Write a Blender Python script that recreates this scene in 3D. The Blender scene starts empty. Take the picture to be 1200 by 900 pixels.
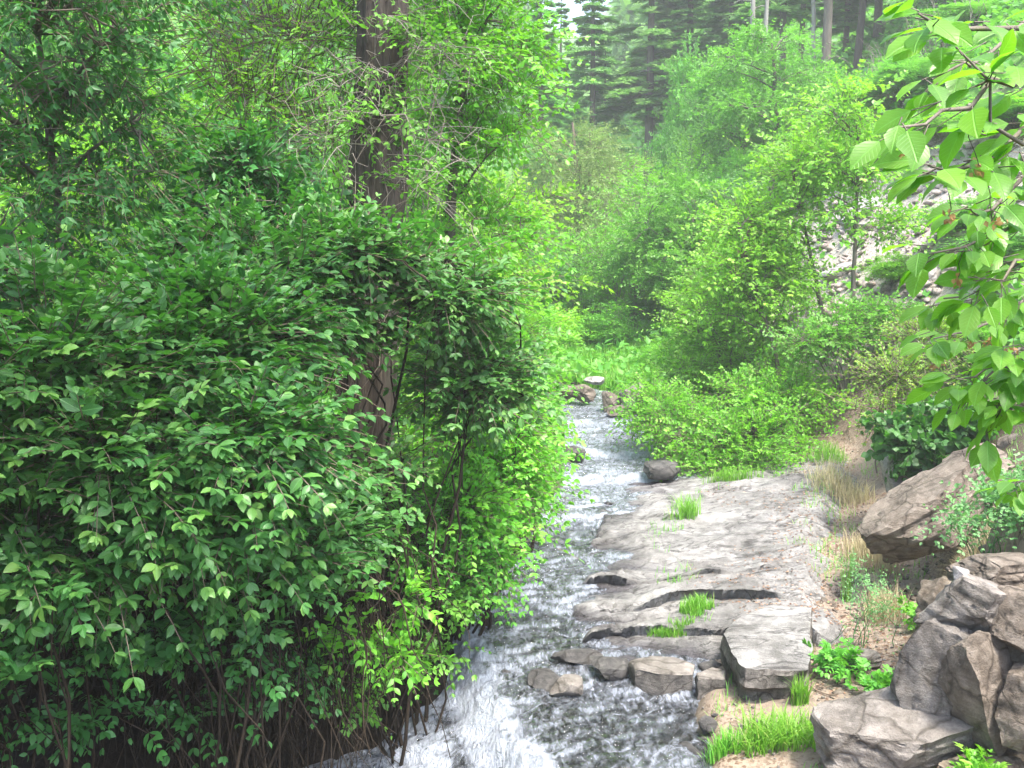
import bpy, math, numpy as np
from math import radians, cos, sin, pi

# ------------------------------------------------------------------ camera, sky, sun, exposure
scene = bpy.context.scene
COL = scene.collection
PITCH = radians(7.26); FPX = 1178.0; CAMZ = 3.0
cam = bpy.data.cameras.new('camera'); cam_o = bpy.data.objects.new('camera', cam); COL.objects.link(cam_o)
cam.sensor_width = 36; cam.lens = 36 * FPX / 1200; cam.clip_end = 3000; cam.clip_start = .05
cam_o.location = (0, 0, CAMZ); cam_o.rotation_euler = (radians(90) - PITCH, 0, 0)
scene.camera = cam_o
SUN_EL, SUN_AZ = radians(66), radians(140)        # azimuth from +Y towards +X
w = bpy.data.worlds.new('World'); scene.world = w; w.use_nodes = True
nt = w.node_tree; nt.nodes.clear()
sky = nt.nodes.new('ShaderNodeTexSky'); sky.sky_type = 'NISHITA'; sky.sun_disc = False
sky.sun_elevation = SUN_EL; sky.sun_rotation = SUN_AZ; sky.air_density = 1.0; sky.dust_density = 3.0
bg = nt.nodes.new('ShaderNodeBackground'); bg.inputs[1].default_value = .15
wo = nt.nodes.new('ShaderNodeOutputWorld')
nt.links.new(sky.outputs[0], bg.inputs[0]); nt.links.new(bg.outputs[0], wo.inputs[0])
sl = bpy.data.lights.new('sun', 'SUN'); sl.energy = 2.2; sl.angle = radians(10); sl.color = (1, .95, .86)
so = bpy.data.objects.new('sun', sl); COL.objects.link(so)
from mathutils import Vector, Matrix, Euler
sdir = Vector((sin(SUN_AZ) * cos(SUN_EL), cos(SUN_AZ) * cos(SUN_EL), sin(SUN_EL)))
so.rotation_euler = sdir.to_track_quat('Z', 'Y').to_euler(); so.location = sdir * 50
vs = scene.view_settings
vs.view_transform = 'Standard'; vs.look = 'None'; vs.gamma = 1; vs.use_curve_mapping = False; vs.exposure = 2.6
scene.cycles.max_bounces = 7; scene.cycles.diffuse_bounces = 3; scene.cycles.glossy_bounces = 2
scene.cycles.transmission_bounces = 4; scene.cycles.transparent_max_bounces = 6; scene.cycles.volume_bounces = 0
scene.cycles.sample_clamp_indirect = 4; scene.cycles.use_denoising = True
scene.cycles.caustics_reflective = False; scene.cycles.caustics_refractive = False

# ------------------------------------------------------------------ pixel <-> place helpers (photo pixels, 1200 x 900)
def ray(px, py):
    u = (px - 600) / FPX; v = (450 - py) / FPX
    return np.array([u, cos(PITCH) + v * sin(PITCH), v * cos(PITCH) - sin(PITCH)])
CAM = np.array([0, 0, CAMZ])
def at(px, py, Y):
    r = ray(px, py); return CAM + r * (Y / r[1])
def atz(px, py, z):
    r = ray(px, py); return CAM + r * ((z - CAMZ) / r[2])
def on_ground(px, py, far=120):
    r = ray(px, py); t = np.linspace(3, far, 4000); P = CAM + t[:, None] * r
    hit = np.nonzero(P[:, 2] < terrain(P[:, 0], P[:, 1]))[0]
    return P[hit[0]] if len(hit) else P[-1]

# ------------------------------------------------------------------ noise
def _h(ix, iy, iz, s):
    n = (ix * 374761393 + iy * 668265263 + iz * 2147483647 + s * 974634777) & 0xffffffff
    n = ((n ^ (n >> 13)) * 1274126177) & 0xffffffff
    n = ((n ^ (n >> 16)) * 2246822519) & 0xffffffff
    return ((n ^ (n >> 15)) & 0xffff) / 32767.5 - 1
def noise(x, y, z=0., s=0):
    x, y, z = np.broadcast_arrays(np.asarray(x, float), np.asarray(y, float), np.asarray(z, float))
    ix, iy, iz = [np.floor(a).astype(np.int64) for a in (x, y, z)]
    fx, fy, fz = x - ix, y - iy, z - iz
    fx, fy, fz = [f * f * (3 - 2 * f) for f in (fx, fy, fz)]
    def L(a, b, t): return a + (b - a) * t
    c = [[[_h(ix + i, iy + j, iz + k, s) for k in (0, 1)] for j in (0, 1)] for i in (0, 1)]
    return L(L(L(c[0][0][0], c[1][0][0], fx), L(c[0][1][0], c[1][1][0], fx), fy),
             L(L(c[0][0][1], c[1][0][1], fx), L(c[0][1][1], c[1][1][1], fx), fy), fz)
def fbm(x, y, z=0., s=0, o=4):
    t = 0; a = 1; f = 1; m = 0
    for i in range(o):
        t = t + a * noise(x * f, y * f, np.asarray(z) * f, s + i * 17); m += a; a *= .5; f *= 2.03
    return t / m
def sst(a, b, x):
    t = np.clip((x - a) / (b - a), 0, 1); return t * t * (3 - 2 * t)

# ------------------------------------------------------------------ terrain
YS = [-10, 0, 4, 5.8, 6.4, 7, 8, 9.5, 10.5, 12.7, 16, 18.5, 20, 26, 60, 100, 300]
CX = [-1.6, -1.2, -.7, -.35, -.2, .38, .42, .6, .85, 1.4, 1.5, 1.4, 1.2, 1.6, 4, 7, 20]
HW = [1.3, 1.3, 1.5, 1.5, 1.4, 1.0, .75, .58, .52, .64, .58, .5, .5, .5, .5, .5, .5]
def cx(y): return np.interp(y, YS, CX)
def hw(y): return np.interp(y, YS, HW)
def zw_flow(x, y):
    z = .035 * np.maximum(y - 8, 0)
    xe = np.interp(y, [4, 5.5, 6.3, 7, 7.8], [.5, .25, .05, -.12, -.3])
    z = z - .42 * (.55 * sst(0, .4, xe - x) + .45 * sst(.45, 1.0, xe - x)) * sst(8.1, 7.5, y)
    z = z - .05 * sst(7.4, 6.6, y + .4 * (x - .6))
    return z
def bend(x, y):
    """distance measure outside the water edge for the reach that turns left at the top of the view"""
    yc = np.interp(x, [-30, -6, -2, 0, 1, 1.6], [26, 23, 21.2, 20.2, 19.5, 18.6])
    return np.abs(y - yc) - .7 + 1.5 * sst(-.5, -3.5, x)
def edge(x, y):
    d = np.abs(x - cx(y)) - hw(y) + .10 * fbm(x * 2.2, y * 2.2, 0, 5, 3)
    d = np.where(y > 19.3, 9., d)
    d2 = np.where(x < 1.7, bend(x, y), 9.)
    return np.minimum(d, d2)
def fwd(y):
    return .035 * np.maximum(y - 8, 0) + .05 * np.maximum(y - 20, 0) + .10 * np.maximum(y - 32, 0) + .06 * np.maximum(y - 60, 0)
def terrain(x, y):
    x = np.asarray(x, float); y = np.asarray(y, float)
    c = cx(y); h = hw(y); r = x - (c + h); l = (c - h) - x
    R0 = np.interp(y, [4, 5.2, 6.5, 7.5, 9, 11, 14, 20, 30], [2.1, 1.75, 1.65, 2.2, 2.6, 2.7, 2.2, 1.6, 2.0])
    rr = np.maximum(r - R0, 0)
    near = sst(8.2, 6.6, y)
    rise = near * (1.15 * sst(0, .55, rr) + .14 * rr) + (1 - near) * (.92 * rr + .25 * sst(0, .9, rr))
    rise = np.where(rr > 40, rise - .35 * (rr - 40), rise)
    zr = .02 + .15 * np.clip(r, 0, 3) * (r > 0) + rise
    ll = np.maximum(l, 0)
    zl = .42 * sst(0, .3, l) + .05 * ll + .55 * np.maximum(l - 5.5, 0)
    zl = np.where(l > 45, zl - .25 * (l - 45), zl)
    b = fwd(y) + np.where(x > c, zr, zl)
    amp = .03 + .02 * np.clip(np.abs(x - c), 0, 6) + .02 * np.clip(y - 22, 0, 40)
    b = b + amp * fbm(x * .6, y * .6, 0, 3, 5) + .02 * fbm(x * 4, y * 4, 0, 9, 3)
    b = b + np.clip(y - 30, 0, 60) * .05 * fbm(x * .06, y * .06, 0, 13, 3)
    bank = sst(7.4, 6.6, y) * sst(0, .25, rr) * (r > 0)
    b = b + bank * (.26 * fbm(x * 3.2, y * 3.2, b * 1.5, 91, 4) + .14 * np.abs(fbm(x * 1.5, y * 1.5, 0, 92, 3)) + .05 * noise(x * 11, y * 11, b * 6, 93))
    b = b - .07 * sst(-.1, .15, r) * sst(.1, -.2, r - R0) * sst(7, 7.4, y) * sst(13, 12.4, y)
    e = edge(x, y)
    bed = zw_flow(x, y) - .13 + .05 * fbm(x * 3, y * 3, 0, 21, 4)
    t = sst(-.12, .16, e)
    # the reach that turns left runs in its own shallow cut
    zb = zw_flow(1.2, np.minimum(y, 20))
    bed = np.where(y > 19.3, zb - .12 + .03 * fbm(x * 3, y * 3, 0, 21, 3), bed)
    return bed * (1 - t) + b * t

# ------------------------------------------------------------------ mesh + object helpers
def make_mesh(name, V, F, mat, attrs=None, smooth=False):
    """V (n,3); F list of int arrays (m,k)"""
    me = bpy.data.meshes.new(name)
    F = [f for f in F if len(f)]
    me.vertices.add(len(V)); me.vertices.foreach_set('co', np.ascontiguousarray(V, np.float32).ravel())
    li = np.concatenate([f.ravel() for f in F]).astype(np.int32)
    tot = np.concatenate([np.full(len(f), f.shape[1]) for f in F]).astype(np.int32)
    st = np.concatenate([[0], np.cumsum(tot)[:-1]]).astype(np.int32)
    me.loops.add(len(li)); me.loops.foreach_set('vertex_index', li)
    me.polygons.add(len(tot)); me.polygons.foreach_set('loop_start', st); me.polygons.foreach_set('loop_total', tot)
    if smooth: me.polygons.foreach_set('use_smooth', np.ones(len(tot), bool))
    for k, a in (attrs or {}).items():
        at_ = me.attributes.new(k, 'FLOAT', 'POINT'); at_.data.foreach_set('value', np.ascontiguousarray(a, np.float32))
    me.update(calc_edges=True)
    if mat: me.materials.append(mat)
    return me
def obj(name, me, parent=None, loc=(0, 0, 0), **kw):
    o = bpy.data.objects.new(name, me); COL.objects.link(o); o.location = loc
    if parent: o.parent = parent
    for k, v in kw.items():
        if v is not None: o[k] = v
    return o
def tag(o, label, cat, group=None, kind=None):
    if label: o['label'] = label
    if cat: o['category'] = cat
    if group: o['group'] = group
    if kind: o['kind'] = kind
    return o
class MB:
    veins = False
    def __init__(s): s.V = []; s.F = {}; s.n = 0; s.A = []; s.UV = []
    def add(s, V, faces, a=0., uv=None):
        V = np.asarray(V, float).reshape(-1, 3); uv = np.zeros((len(V), 2)) + .5 if uv is None else uv; s.UV.append(uv)
        for f in faces:
            f = np.asarray(f, np.int64)
            if len(f): s.F.setdefault(f.shape[1], []).append(f + s.n)
        s.V.append(V); s.A.append(np.broadcast_to(a, (len(V),)).astype(float)); s.n += len(V)
    def mesh(s, name, mat, smooth=False, off=(0, 0, 0)):
        V = np.concatenate(s.V) - np.asarray(off)
        return make_mesh(name, V, [np.concatenate(f) for f in s.F.values()], mat, {'rnd': np.concatenate(s.A), **({'lu': np.concatenate(s.UV)[:, 0], 'lv': np.concatenate(s.UV)[:, 1]} if s.veins else {})}, smooth)

def norm(v): return v / np.maximum(np.linalg.norm(v, axis=-1, keepdims=True), 1e-9)
LT = {  # leaf templates: verts (along, side, up), faces
 'oval': (np.array([[0,0,0],[.2,.19,.05],[.2,0,.0],[.2,-.19,.05],[.48,.28,.05],[.48,0,-.01],[.48,-.28,.05],[.76,.19,.0],[.76,0,-.05],[.76,-.19,.0],[1,0,-.14]]),
          [np.array([[0,2,1],[0,3,2],[7,8,10],[8,9,10]]), np.array([[1,2,5,4],[2,3,6,5],[4,5,8,7],[5,6,9,8]])]),
 'kite': (np.array([[0,0,0],[.42,.27,.06],[1,0,-.08],[.42,-.27,.06]]), [np.array([[0,2,1],[0,3,2]])]),
 'lance': (np.array([[0,0,0],[.38,.17,.04],[1,0,-.1],[.38,-.17,.04]]), [np.array([[0,2,1],[0,3,2]])]),
 'needle': (np.array([[0,0,0],[.3,.10,.0],[1,0,-.04],[.3,-.10,.0]]), [np.array([[0,3,2,1]])]),
}
def leaves(mb, P, D, N, S, kind, rnd, ratio=1.):
    T, F = LT[kind]; n = len(P); k = len(T)
    D = norm(D); B = norm(np.cross(N, D)); N = np.cross(D, B)
    S = np.broadcast_to(S, (n,))
    V = P[:, None] + S[:, None, None] * (T[None, :, :1] * D[:, None] + ratio * T[None, :, 1:2] * B[:, None] + T[None, :, 2:] * N[:, None])
    off = (np.arange(n) * k)[:, None, None]
    mb.add(V.reshape(-1, 3), [(f[None] + off).reshape(-1, f.shape[1]) for f in F], np.repeat(np.broadcast_to(rnd, (n,)), k), np.tile(T[:, :2], (n, 1)) if kind == 'oval' else None)
    if kind == 'oval': mb.veins = True
def tubes(mb, P, R, sides=4, a=0.):
    """P (n,k,3), R (n,k)"""
    P = np.asarray(P, float); R = np.asarray(R, float)
    if P.ndim == 2: P = P[None]
    if R.ndim == 1: R = R[None]
    n, k, _ = P.shape
    T = np.gradient(P, axis=1); T = norm(T)
    up = np.where(np.abs(T[..., 2:]) > .9, [1., 0, 0], [0, 0, 1.])
    B = norm(np.cross(T, up)); C = np.cross(T, B)
    an = np.arange(sides) / sides * 2 * pi
    V = P[:, :, None] + R[:, :, None, None] * (np.cos(an)[None, None, :, None] * B[:, :, None] + np.sin(an)[None, None, :, None] * C[:, :, None])
    i = np.arange(n)[:, None, None]; j = np.arange(k - 1)[None, :, None]; s = np.arange(sides)[None, None, :]
    s2 = (s + 1) % sides
    A = i * k * sides + j * sides
    F = np.stack([A + s, A + s2, A + sides + s2, A + sides + s], -1).reshape(-1, 4)
    mb.add(V.reshape(-1, 3), [F], a)
def curve(a, b, k=5, bow=0., rng=None, jit=0., droop=0.):
    """(n,k,3) curved paths from a to b"""
    a = np.atleast_2d(a); b = np.atleast_2d(b); t = np.linspace(0, 1, k)[None, :, None]
    P = a[:, None] * (1 - t) + b[:, None] * t
    L = np.linalg.norm(b - a, axis=1)[:, None, None]
    P = P + np.array([0, 0, 1.]) * (4 * t * (1 - t)) * bow * L
    if jit and rng is not None:
        P[:, 1:-1] += rng.normal(0, jit, P[:, 1:-1].shape) * L
        P[:, -1:] += rng.normal(0, jit * .5, P[:, -1:].shape) * L
        if k > 5:
            for _ in range(2): P[:, 1:-1] = .25 * P[:, :-2] + .5 * P[:, 1:-1] + .25 * P[:, 2:]
    return P

# ------------------------------------------------------------------ materials
def new_mat(name):
    m = bpy.data.materials.new(name); m.use_nodes = True; t = m.node_tree; t.nodes.clear()
    out = t.nodes.new('ShaderNodeOutputMaterial')
    def N(ty, **kw):
        n = t.nodes.new('ShaderNode' + ty)
        for k, v in kw.items(): setattr(n, k, v)
        return n
    return m, t, N, t.links.new, out
def ramp(N, L, src, stops, interp='LINEAR'):
    r = N('ValToRGB'); r.color_ramp.interpolation = interp
    e = r.color_ramp.elements
    while len(e) < len(stops): e.new(.5)
    for el, (p, c) in zip(e, stops):
        el.position = p; el.color = (*c, 1) if len(c) == 3 else c
    L(src, r.inputs[0]); return r.outputs[0]
def mixc(N, L, f, a, b, mode='MIX'):
    m = N('Mix', data_type='RGBA', blend_type=mode)
    for s, v in ((0, f), (6, a), (7, b)):
        if hasattr(v, 'is_output'): L(v, m.inputs[s])
        else: m.inputs[s].default_value = v if s == 0 else (*v, 1)
    return m.outputs[2]
def noise_n(N, L, co, scale, detail=4, rough=.55, dist=0.):
    n = N('TexNoise'); n.inputs['Scale'].default_value = scale; n.inputs['Detail'].default_value = detail
    n.inputs['Roughness'].default_value = rough; n.inputs['Distortion'].default_value = dist
    if co is not None: L(co, n.inputs['Vector'])
    return n.outputs['Fac']

def leaf_mat(name, dark, light, trans, tfac=.38, rough=.42, spec=.5, tip=None, vein=False):
    m, t, N, L, out = new_mat(name)
    a = N('Attribute'); a.attribute_name = 'rnd'
    oi = N('ObjectInfo')
    stops = [(0, dark), (.85, light)] + ([(1., tip)] if tip else [(1., light)])
    c = ramp(N, L, a.outputs['Fac'], stops)
    hs = N('HueSaturation'); L(c, hs.inputs['Color'])
    mr = N('MapRange'); L(oi.outputs['Random'], mr.inputs[0]); mr.inputs[3].default_value = .482; mr.inputs[4].default_value = .512
    L(mr.outputs[0], hs.inputs['Hue'])
    mr2 = N('MapRange'); L(oi.outputs['Random'], mr2.inputs[0]); mr2.inputs[3].default_value = .85; mr2.inputs[4].default_value = 1.15
    L(mr2.outputs[0], hs.inputs['Value'])
    colo = hs.outputs[0]; bnode = None
    if vein:
        au = N('Attribute'); au.attribute_name = 'lu'; av = N('Attribute'); av.attribute_name = 'lv'
        ab = N('Math', operation='ABSOLUTE'); L(av.outputs['Fac'], ab.inputs[0])
        mid = N('MapRange'); L(ab.outputs[0], mid.inputs[0]); mid.inputs[1].default_value = .005; mid.inputs[2].default_value = .022; mid.inputs[3].default_value = 1; mid.inputs[4].default_value = 0
        q = N('Math', operation='MULTIPLY_ADD'); L(ab.outputs[0], q.inputs[0]); q.inputs[1].default_value = -1.1; L(au.outputs['Fac'], q.inputs[2])
        fr_ = N('Math', operation='PINGPONG'); L(q.outputs[0], fr_.inputs[0]); fr_.inputs[1].default_value = .06
        sv = N('MapRange'); L(fr_.outputs[0], sv.inputs[0]); sv.inputs[1].default_value = 0; sv.inputs[2].default_value = .014; sv.inputs[3].default_value = .55; sv.inputs[4].default_value = 0
        mxv = N('Math', operation='MAXIMUM'); L(mid.outputs[0], mxv.inputs[0]); L(sv.outputs[0], mxv.inputs[1])
        sc_ = N('Math', operation='MULTIPLY'); L(mxv.outputs[0], sc_.inputs[0]); sc_.inputs[1].default_value = .6
        colo = mixc(N, L, sc_.outputs[0], colo, tuple(min(1, x * 1.5 + .05) for x in light))
        tcn = N('TexCoord'); blot = ramp(N, L, noise_n(N, L, tcn.outputs['Object'], 38, 4), [(.30, (.45, .38, .18)), (.36, (1, 1, 1))]); colo = mixc(N, L, .8, colo, blot, 'MULTIPLY')
        bnode = N('Bump'); bnode.inputs['Strength'].default_value = .5; bnode.inputs['Distance'].default_value = .002; bnode.invert = True; L(mxv.outputs[0], bnode.inputs['Height'])
    p = N('BsdfPrincipled'); L(colo, p.inputs['Base Color']); p.inputs['Roughness'].default_value = rough
    if bnode: L(bnode.outputs[0], p.inputs['Normal'])
    p.inputs['Specular IOR Level'].default_value = spec
    tr = N('BsdfTranslucent'); tc = mixc(N, L, a.outputs['Fac'], tuple(x * .8 for x in trans), trans); L(tc, tr.inputs[0])
    mx = N('MixShader'); mx.inputs[0].default_value = tfac
    L(p.outputs[0], mx.inputs[1]); L(tr.outputs[0], mx.inputs[2]); L(mx.outputs[0], out.inputs[0])
    return m
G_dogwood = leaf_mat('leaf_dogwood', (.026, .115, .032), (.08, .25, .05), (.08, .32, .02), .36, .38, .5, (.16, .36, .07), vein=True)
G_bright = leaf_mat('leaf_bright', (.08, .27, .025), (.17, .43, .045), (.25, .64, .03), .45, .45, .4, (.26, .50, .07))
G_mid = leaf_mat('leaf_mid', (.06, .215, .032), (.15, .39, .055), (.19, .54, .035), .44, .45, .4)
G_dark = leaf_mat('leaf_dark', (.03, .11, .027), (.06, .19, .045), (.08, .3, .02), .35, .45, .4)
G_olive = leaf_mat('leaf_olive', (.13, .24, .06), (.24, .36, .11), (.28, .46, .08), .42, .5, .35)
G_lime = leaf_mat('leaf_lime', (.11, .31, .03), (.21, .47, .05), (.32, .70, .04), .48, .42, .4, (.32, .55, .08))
G_conifer = leaf_mat('needles', (.085, .24, .07), (.22, .46, .11), (.20, .46, .08), .42, .55, .3)
G_blue = leaf_mat('leaf_blue', (.07, .21, .07), (.16, .34, .12), (.16, .42, .08), .35, .5, .35)
G_big = leaf_mat('leaf_overhang', (.055, .20, .02), (.12, .33, .03), (.24, .64, .02), .5, .40, .45, (.16, .38, .05), vein=True)
G_grass = leaf_mat('grass_blade', (.09, .27, .03), (.18, .44, .05), (.24, .6, .04), .4, .45, .4, (.38, .46, .14))
G_dry = leaf_mat('dry_grass', (.34, .30, .17), (.52, .46, .30), (.5, .45, .22), .35, .6, .2, (.62, .55, .36))
G_yellow = leaf_mat('leaf_yellow', (.10, .24, .035), (.22, .36, .06), (.30, .52, .04), .42, .5, .35, (.40, .36, .07))
G_seed = leaf_mat('seeds', (.30, .17, .07), (.46, .30, .15), (.4, .25, .1), .35, .6, .2)

def bark_mat(name, c0, c1, scale=9., bump=.6, stretch=.12):
    m, t, N, L, out = new_mat(name)
    tc = N('TexCoord'); mp = N('Mapping'); mp.inputs['Scale'].default_value = (1, 1, stretch); L(tc.outputs['Object'], mp.inputs[0])
    n1 = noise_n(N, L, mp.outputs[0], scale, 6, .6, .4); n2 = noise_n(N, L, tc.outputs['Object'], scale * 4, 4)
    c = ramp(N, L, n1, [(.32, c0), (.62, c1)]); c = mixc(N, L, n2, c, tuple(x * .6 for x in c1))
    p = N('BsdfPrincipled'); L(c, p.inputs['Base Color']); p.inputs['Roughness'].default_value = .9; p.inputs['Specular IOR Level'].default_value = .15
    b = N('Bump'); b.inputs['Strength'].default_value = bump; b.inputs['Distance'].default_value = .05; L(n1, b.inputs['Height'])
    L(b.outputs[0], p.inputs['Normal']); L(p.outputs[0], out.inputs[0]); return m
B_red = bark_mat('bark_fir', (.022, .018, .015), (.115, .095, .078), 15, 1.0, .12)
B_grey = bark_mat('bark_grey', (.07, .06, .05), (.20, .17, .14), 14, .5, .25)
B_twig = bark_mat('bark_twig', (.10, .075, .055), (.22, .17, .13), 20, .2, 1)
B_dead = bark_mat('bark_dead', (.15, .13, .11), (.30, .27, .23), 20, .2, 1)
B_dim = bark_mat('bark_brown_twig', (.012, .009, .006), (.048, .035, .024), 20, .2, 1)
B_pale = bark_mat('bark_pale', (.16, .15, .14), (.36, .34, .31), 8, .3, .3)

def rock_mat(name, c0, c1, c2, scale=1., wet=None, web=.8, bed=0., layer=(0, 0, 1), moss=0.):
    m, t, N, L, out = new_mat(name)
    ge = N('NewGeometry'); tc = N('TexCoord'); co = tc.outputs['Object']
    n1 = noise_n(N, L, co, 1.6 * scale, 8, .6, .3); n2 = noise_n(N, L, co, 9 * scale, 8, .65); n3 = noise_n(N, L, co, 55 * scale, 5, .7)
    mp = N('Mapping'); mp.inputs['Rotation'].default_value = (radians(14), radians(-12), .4); mp.inputs['Scale'].default_value = (1.2, 1.2, 14); L(co, mp.inputs[0])
    nl = noise_n(N, L, mp.outputs[0], 1.6 * scale, 6, .6, .5)
    vo = N('TexVoronoi', feature='DISTANCE_TO_EDGE'); vo.inputs['Scale'].default_value = 2.2 * scale
    wn = N('Mix', data_type='VECTOR'); wn.inputs[0].default_value = .18; L(co, wn.inputs[4])
    nv = N('TexNoise'); nv.inputs['Scale'].default_value = 3 * scale; L(co, nv.inputs['Vector']); L(nv.outputs['Color'], wn.inputs[5]); L(wn.outputs[1], vo.inputs['Vector'])
    crack = ramp(N, L, vo.outputs['Distance'], [(0, (0, 0, 0)), (.035, (1, 1, 1))])
    c = ramp(N, L, n1, [(.35, c0), (.65, c1)]); c = mixc(N, L, ramp(N, L, n2, [(.42, (0, 0, 0)), (.7, (1, 1, 1))]), c, c2)
    n4 = noise_n(N, L, co, .9 * scale, 6, .7, .6); c = mixc(N, L, .45 if bed else .55, c, ramp(N, L, n4, [(.38, (.38, .37, .36)), (.58, (1, 1, 1))]), 'MULTIPLY')
    c = mixc(N, L, web, c, ramp(N, L, vo.outputs['Distance'], [(0, (.35, .33, .3)), (.05, (1, 1, 1))]), 'MULTIPLY')
    c = mixc(N, L, .30, c, ramp(N, L, nl, [(.35, (.25, .25, .25)), (.6, (1, 1, 1))]), 'MULTIPLY')
    c = mixc(N, L, .35, c, ramp(N, L, n3, [(.35, (.35, .35, .35)), (.65, (1.0, 1.0, 1.0))]), 'MULTIPLY')
    if bed:      # dark bedding seams, long and thin, with grey-brown stains
        mb_ = N('Mapping'); mb_.inputs['Scale'].default_value = (.8, 3.2, 1); mb_.inputs['Rotation'].default_value = (0, 0, -.14); L(co, mb_.inputs[0])
        nb_ = noise_n(N, L, mb_.outputs[0], 1.7, 5, .55, .6)
        c = mixc(N, L, .75, c, ramp(N, L, nb_, [(.475, (1, 1, 1)), (.495, (.25, .24, .24)), (.505, (.25, .24, .24)), (.525, (1, 1, 1))]), 'MULTIPLY')
        c = mixc(N, L, .45, c, ramp(N, L, noise_n(N, L, co, 2.3, 6, .7), [(.36, (.45, .42, .38)), (.55, (1, 1, 1))]), 'MULTIPLY')
    p = N('BsdfPrincipled'); p.inputs['Roughness'].default_value = .78; p.inputs['Specular IOR Level'].default_value = .35
    if wet is not None:      # stone is darker and shinier where the water wets it (world height)
        s = N('SeparateXYZ'); L(ge.outputs['Position'], s.inputs[0])
        ma = N('Math', operation='MULTIPLY_ADD'); L(n2, ma.inputs[0]); ma.inputs[1].default_value = -.12; L(s.outputs[2], ma.inputs[2])
        at_ = N('Attribute'); at_.attribute_name = 'wet'
        wf = at_.outputs['Fac']
        c = mixc(N, L, wf, c, mixc(N, L, 1., c, (.30, .29, .33), 'MULTIPLY'))
        rr = N('MapRange'); L(wf, rr.inputs[0]); rr.inputs[3].default_value = .78; rr.inputs[4].default_value = .16; L(rr.outputs[0], p.inputs['Roughness'])
    L(c, p.inputs['Base Color'])
    if moss:
        s2 = N('SeparateXYZ'); L(ge.outputs['Normal'], s2.inputs[0])
    h = N('Math', operation='MULTIPLY_ADD'); L(n2, h.inputs[0]); h.inputs[1].default_value = .5; L(n3, h.inputs[2])
    h2 = N('Math', operation='MULTIPLY_ADD'); L(nl, h2.inputs[0]); h2.inputs[1].default_value = .7; L(h.outputs[0], h2.inputs[2])
    h3 = N('Math', operation='MULTIPLY_ADD'); L(crack, h3.inputs[0]); h3.inputs[1].default_value = .45 * web; L(h2.outputs[0], h3.inputs[2])
    b = N('Bump'); b.inputs['Strength'].default_value = .8; b.inputs['Distance'].default_value = .035 / scale; L(h3.outputs[0], b.inputs['Height'])
    L(b.outputs[0], p.inputs['Normal']); L(p.outputs[0], out.inputs[0]); return m
R_grey = rock_mat('rock_grey', (.16, .14, .12), (.29, .26, .23), (.39, .355, .32), 1.4)
R_brown = rock_mat('rock_brown', (.12, .095, .07), (.24, .195, .155), (.33, .28, .23), 1.6)
R_dark = rock_mat('rock_shaded_side', (.10, .09, .08), (.19, .17, .155), (.27, .245, .22), 2.4)
R_pale = rock_mat('rock_pale', (.30, .28, .27), (.46, .43, .42), (.55, .52, .50), 1.6)
R_wet = rock_mat('rock_wet', (.05, .047, .047), (.10, .095, .09), (.16, .15, .14), 2.)
R_shelf = rock_mat('rock_shelf', (.19, .185, .178), (.325, .316, .303), (.41, .40, .385), 1.1, wet=True, web=0., bed=1.)
R_pink = rock_mat('rock_talus', (.34, .27, .235), (.46, .385, .345), (.55, .48, .44), 3.)

# ground: colour zones carried by point attributes (path litter, scree, herb cover)
gm, t, N, L, out = new_mat('ground_soil')
tc = N('NewGeometry'); co = tc.outputs['Position']
def attr(nm): a = N('Attribute'); a.attribute_name = nm; return a.outputs['Fac']
n1 = noise_n(N, L, co, 1.3, 8, .6); n2 = noise_n(N, L, co, 26, 6, .7); n3 = noise_n(N, L, co, 90, 4, .7)
vor = N('TexVoronoi'); vor.inputs['Scale'].default_value = 48; L(co, vor.inputs['Vector'])
soil = ramp(N, L, n1, [(.3, (.035, .026, .018)), (.7, (.075, .055, .04))])
litter = mixc(N, L, ramp(N, L, vor.outputs['Color'], [(.3, (0, 0, 0)), (.6, (1, 1, 1))]), (.14, .09, .06), (.30, .235, .18))
litter = mixc(N, L, ramp(N, L, n1, [(.35, (0, 0, 0)), (.6, (1, 1, 1))]), litter, (.24, .195, .155))
scree = ramp(N, L, n2, [(.35, (.22, .17, .15)), (.65, (.50, .44, .42))])
herb = ramp(N, L, n2, [(.35, (.045, .12, .02)), (.65, (.13, .28, .05))])
bedc = ramp(N, L, n2, [(.35, (.05, .045, .035)), (.65, (.13, .12, .09))])
c = mixc(N, L, attr('path'), soil, litter); c = mixc(N, L, attr('scree'), c, scree); c = mixc(N, L, attr('herb'), c, herb); c = mixc(N, L, attr('bed'), c, bedc); c = mixc(N, L, attr('bank_shade'), c, ramp(N, L, n2, [(.35, (.008, .006, .004)), (.65, (.028, .02, .014))]))  # last mix: shade under the thicket painted as near-black left bank
p = N('BsdfPrincipled'); L(c, p.inputs['Base Color']); p.inputs['Roughness'].default_value = .9; p.inputs['Specular IOR Level'].default_value = .15
hh = N('Math', operation='MULTIPLY_ADD'); L(n3, hh.inputs[0]); hh.inputs[1].default_value = .8; L(n2, hh.inputs[2])
b = N('Bump'); b.inputs['Strength'].default_value = .7; b.inputs['Distance'].default_value = .025; L(hh.outputs[0], b.inputs['Height']); L(b.outputs[0], p.inputs['Normal'])
L(p.outputs[0], out.inputs[0]); M_ground = gm

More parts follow.
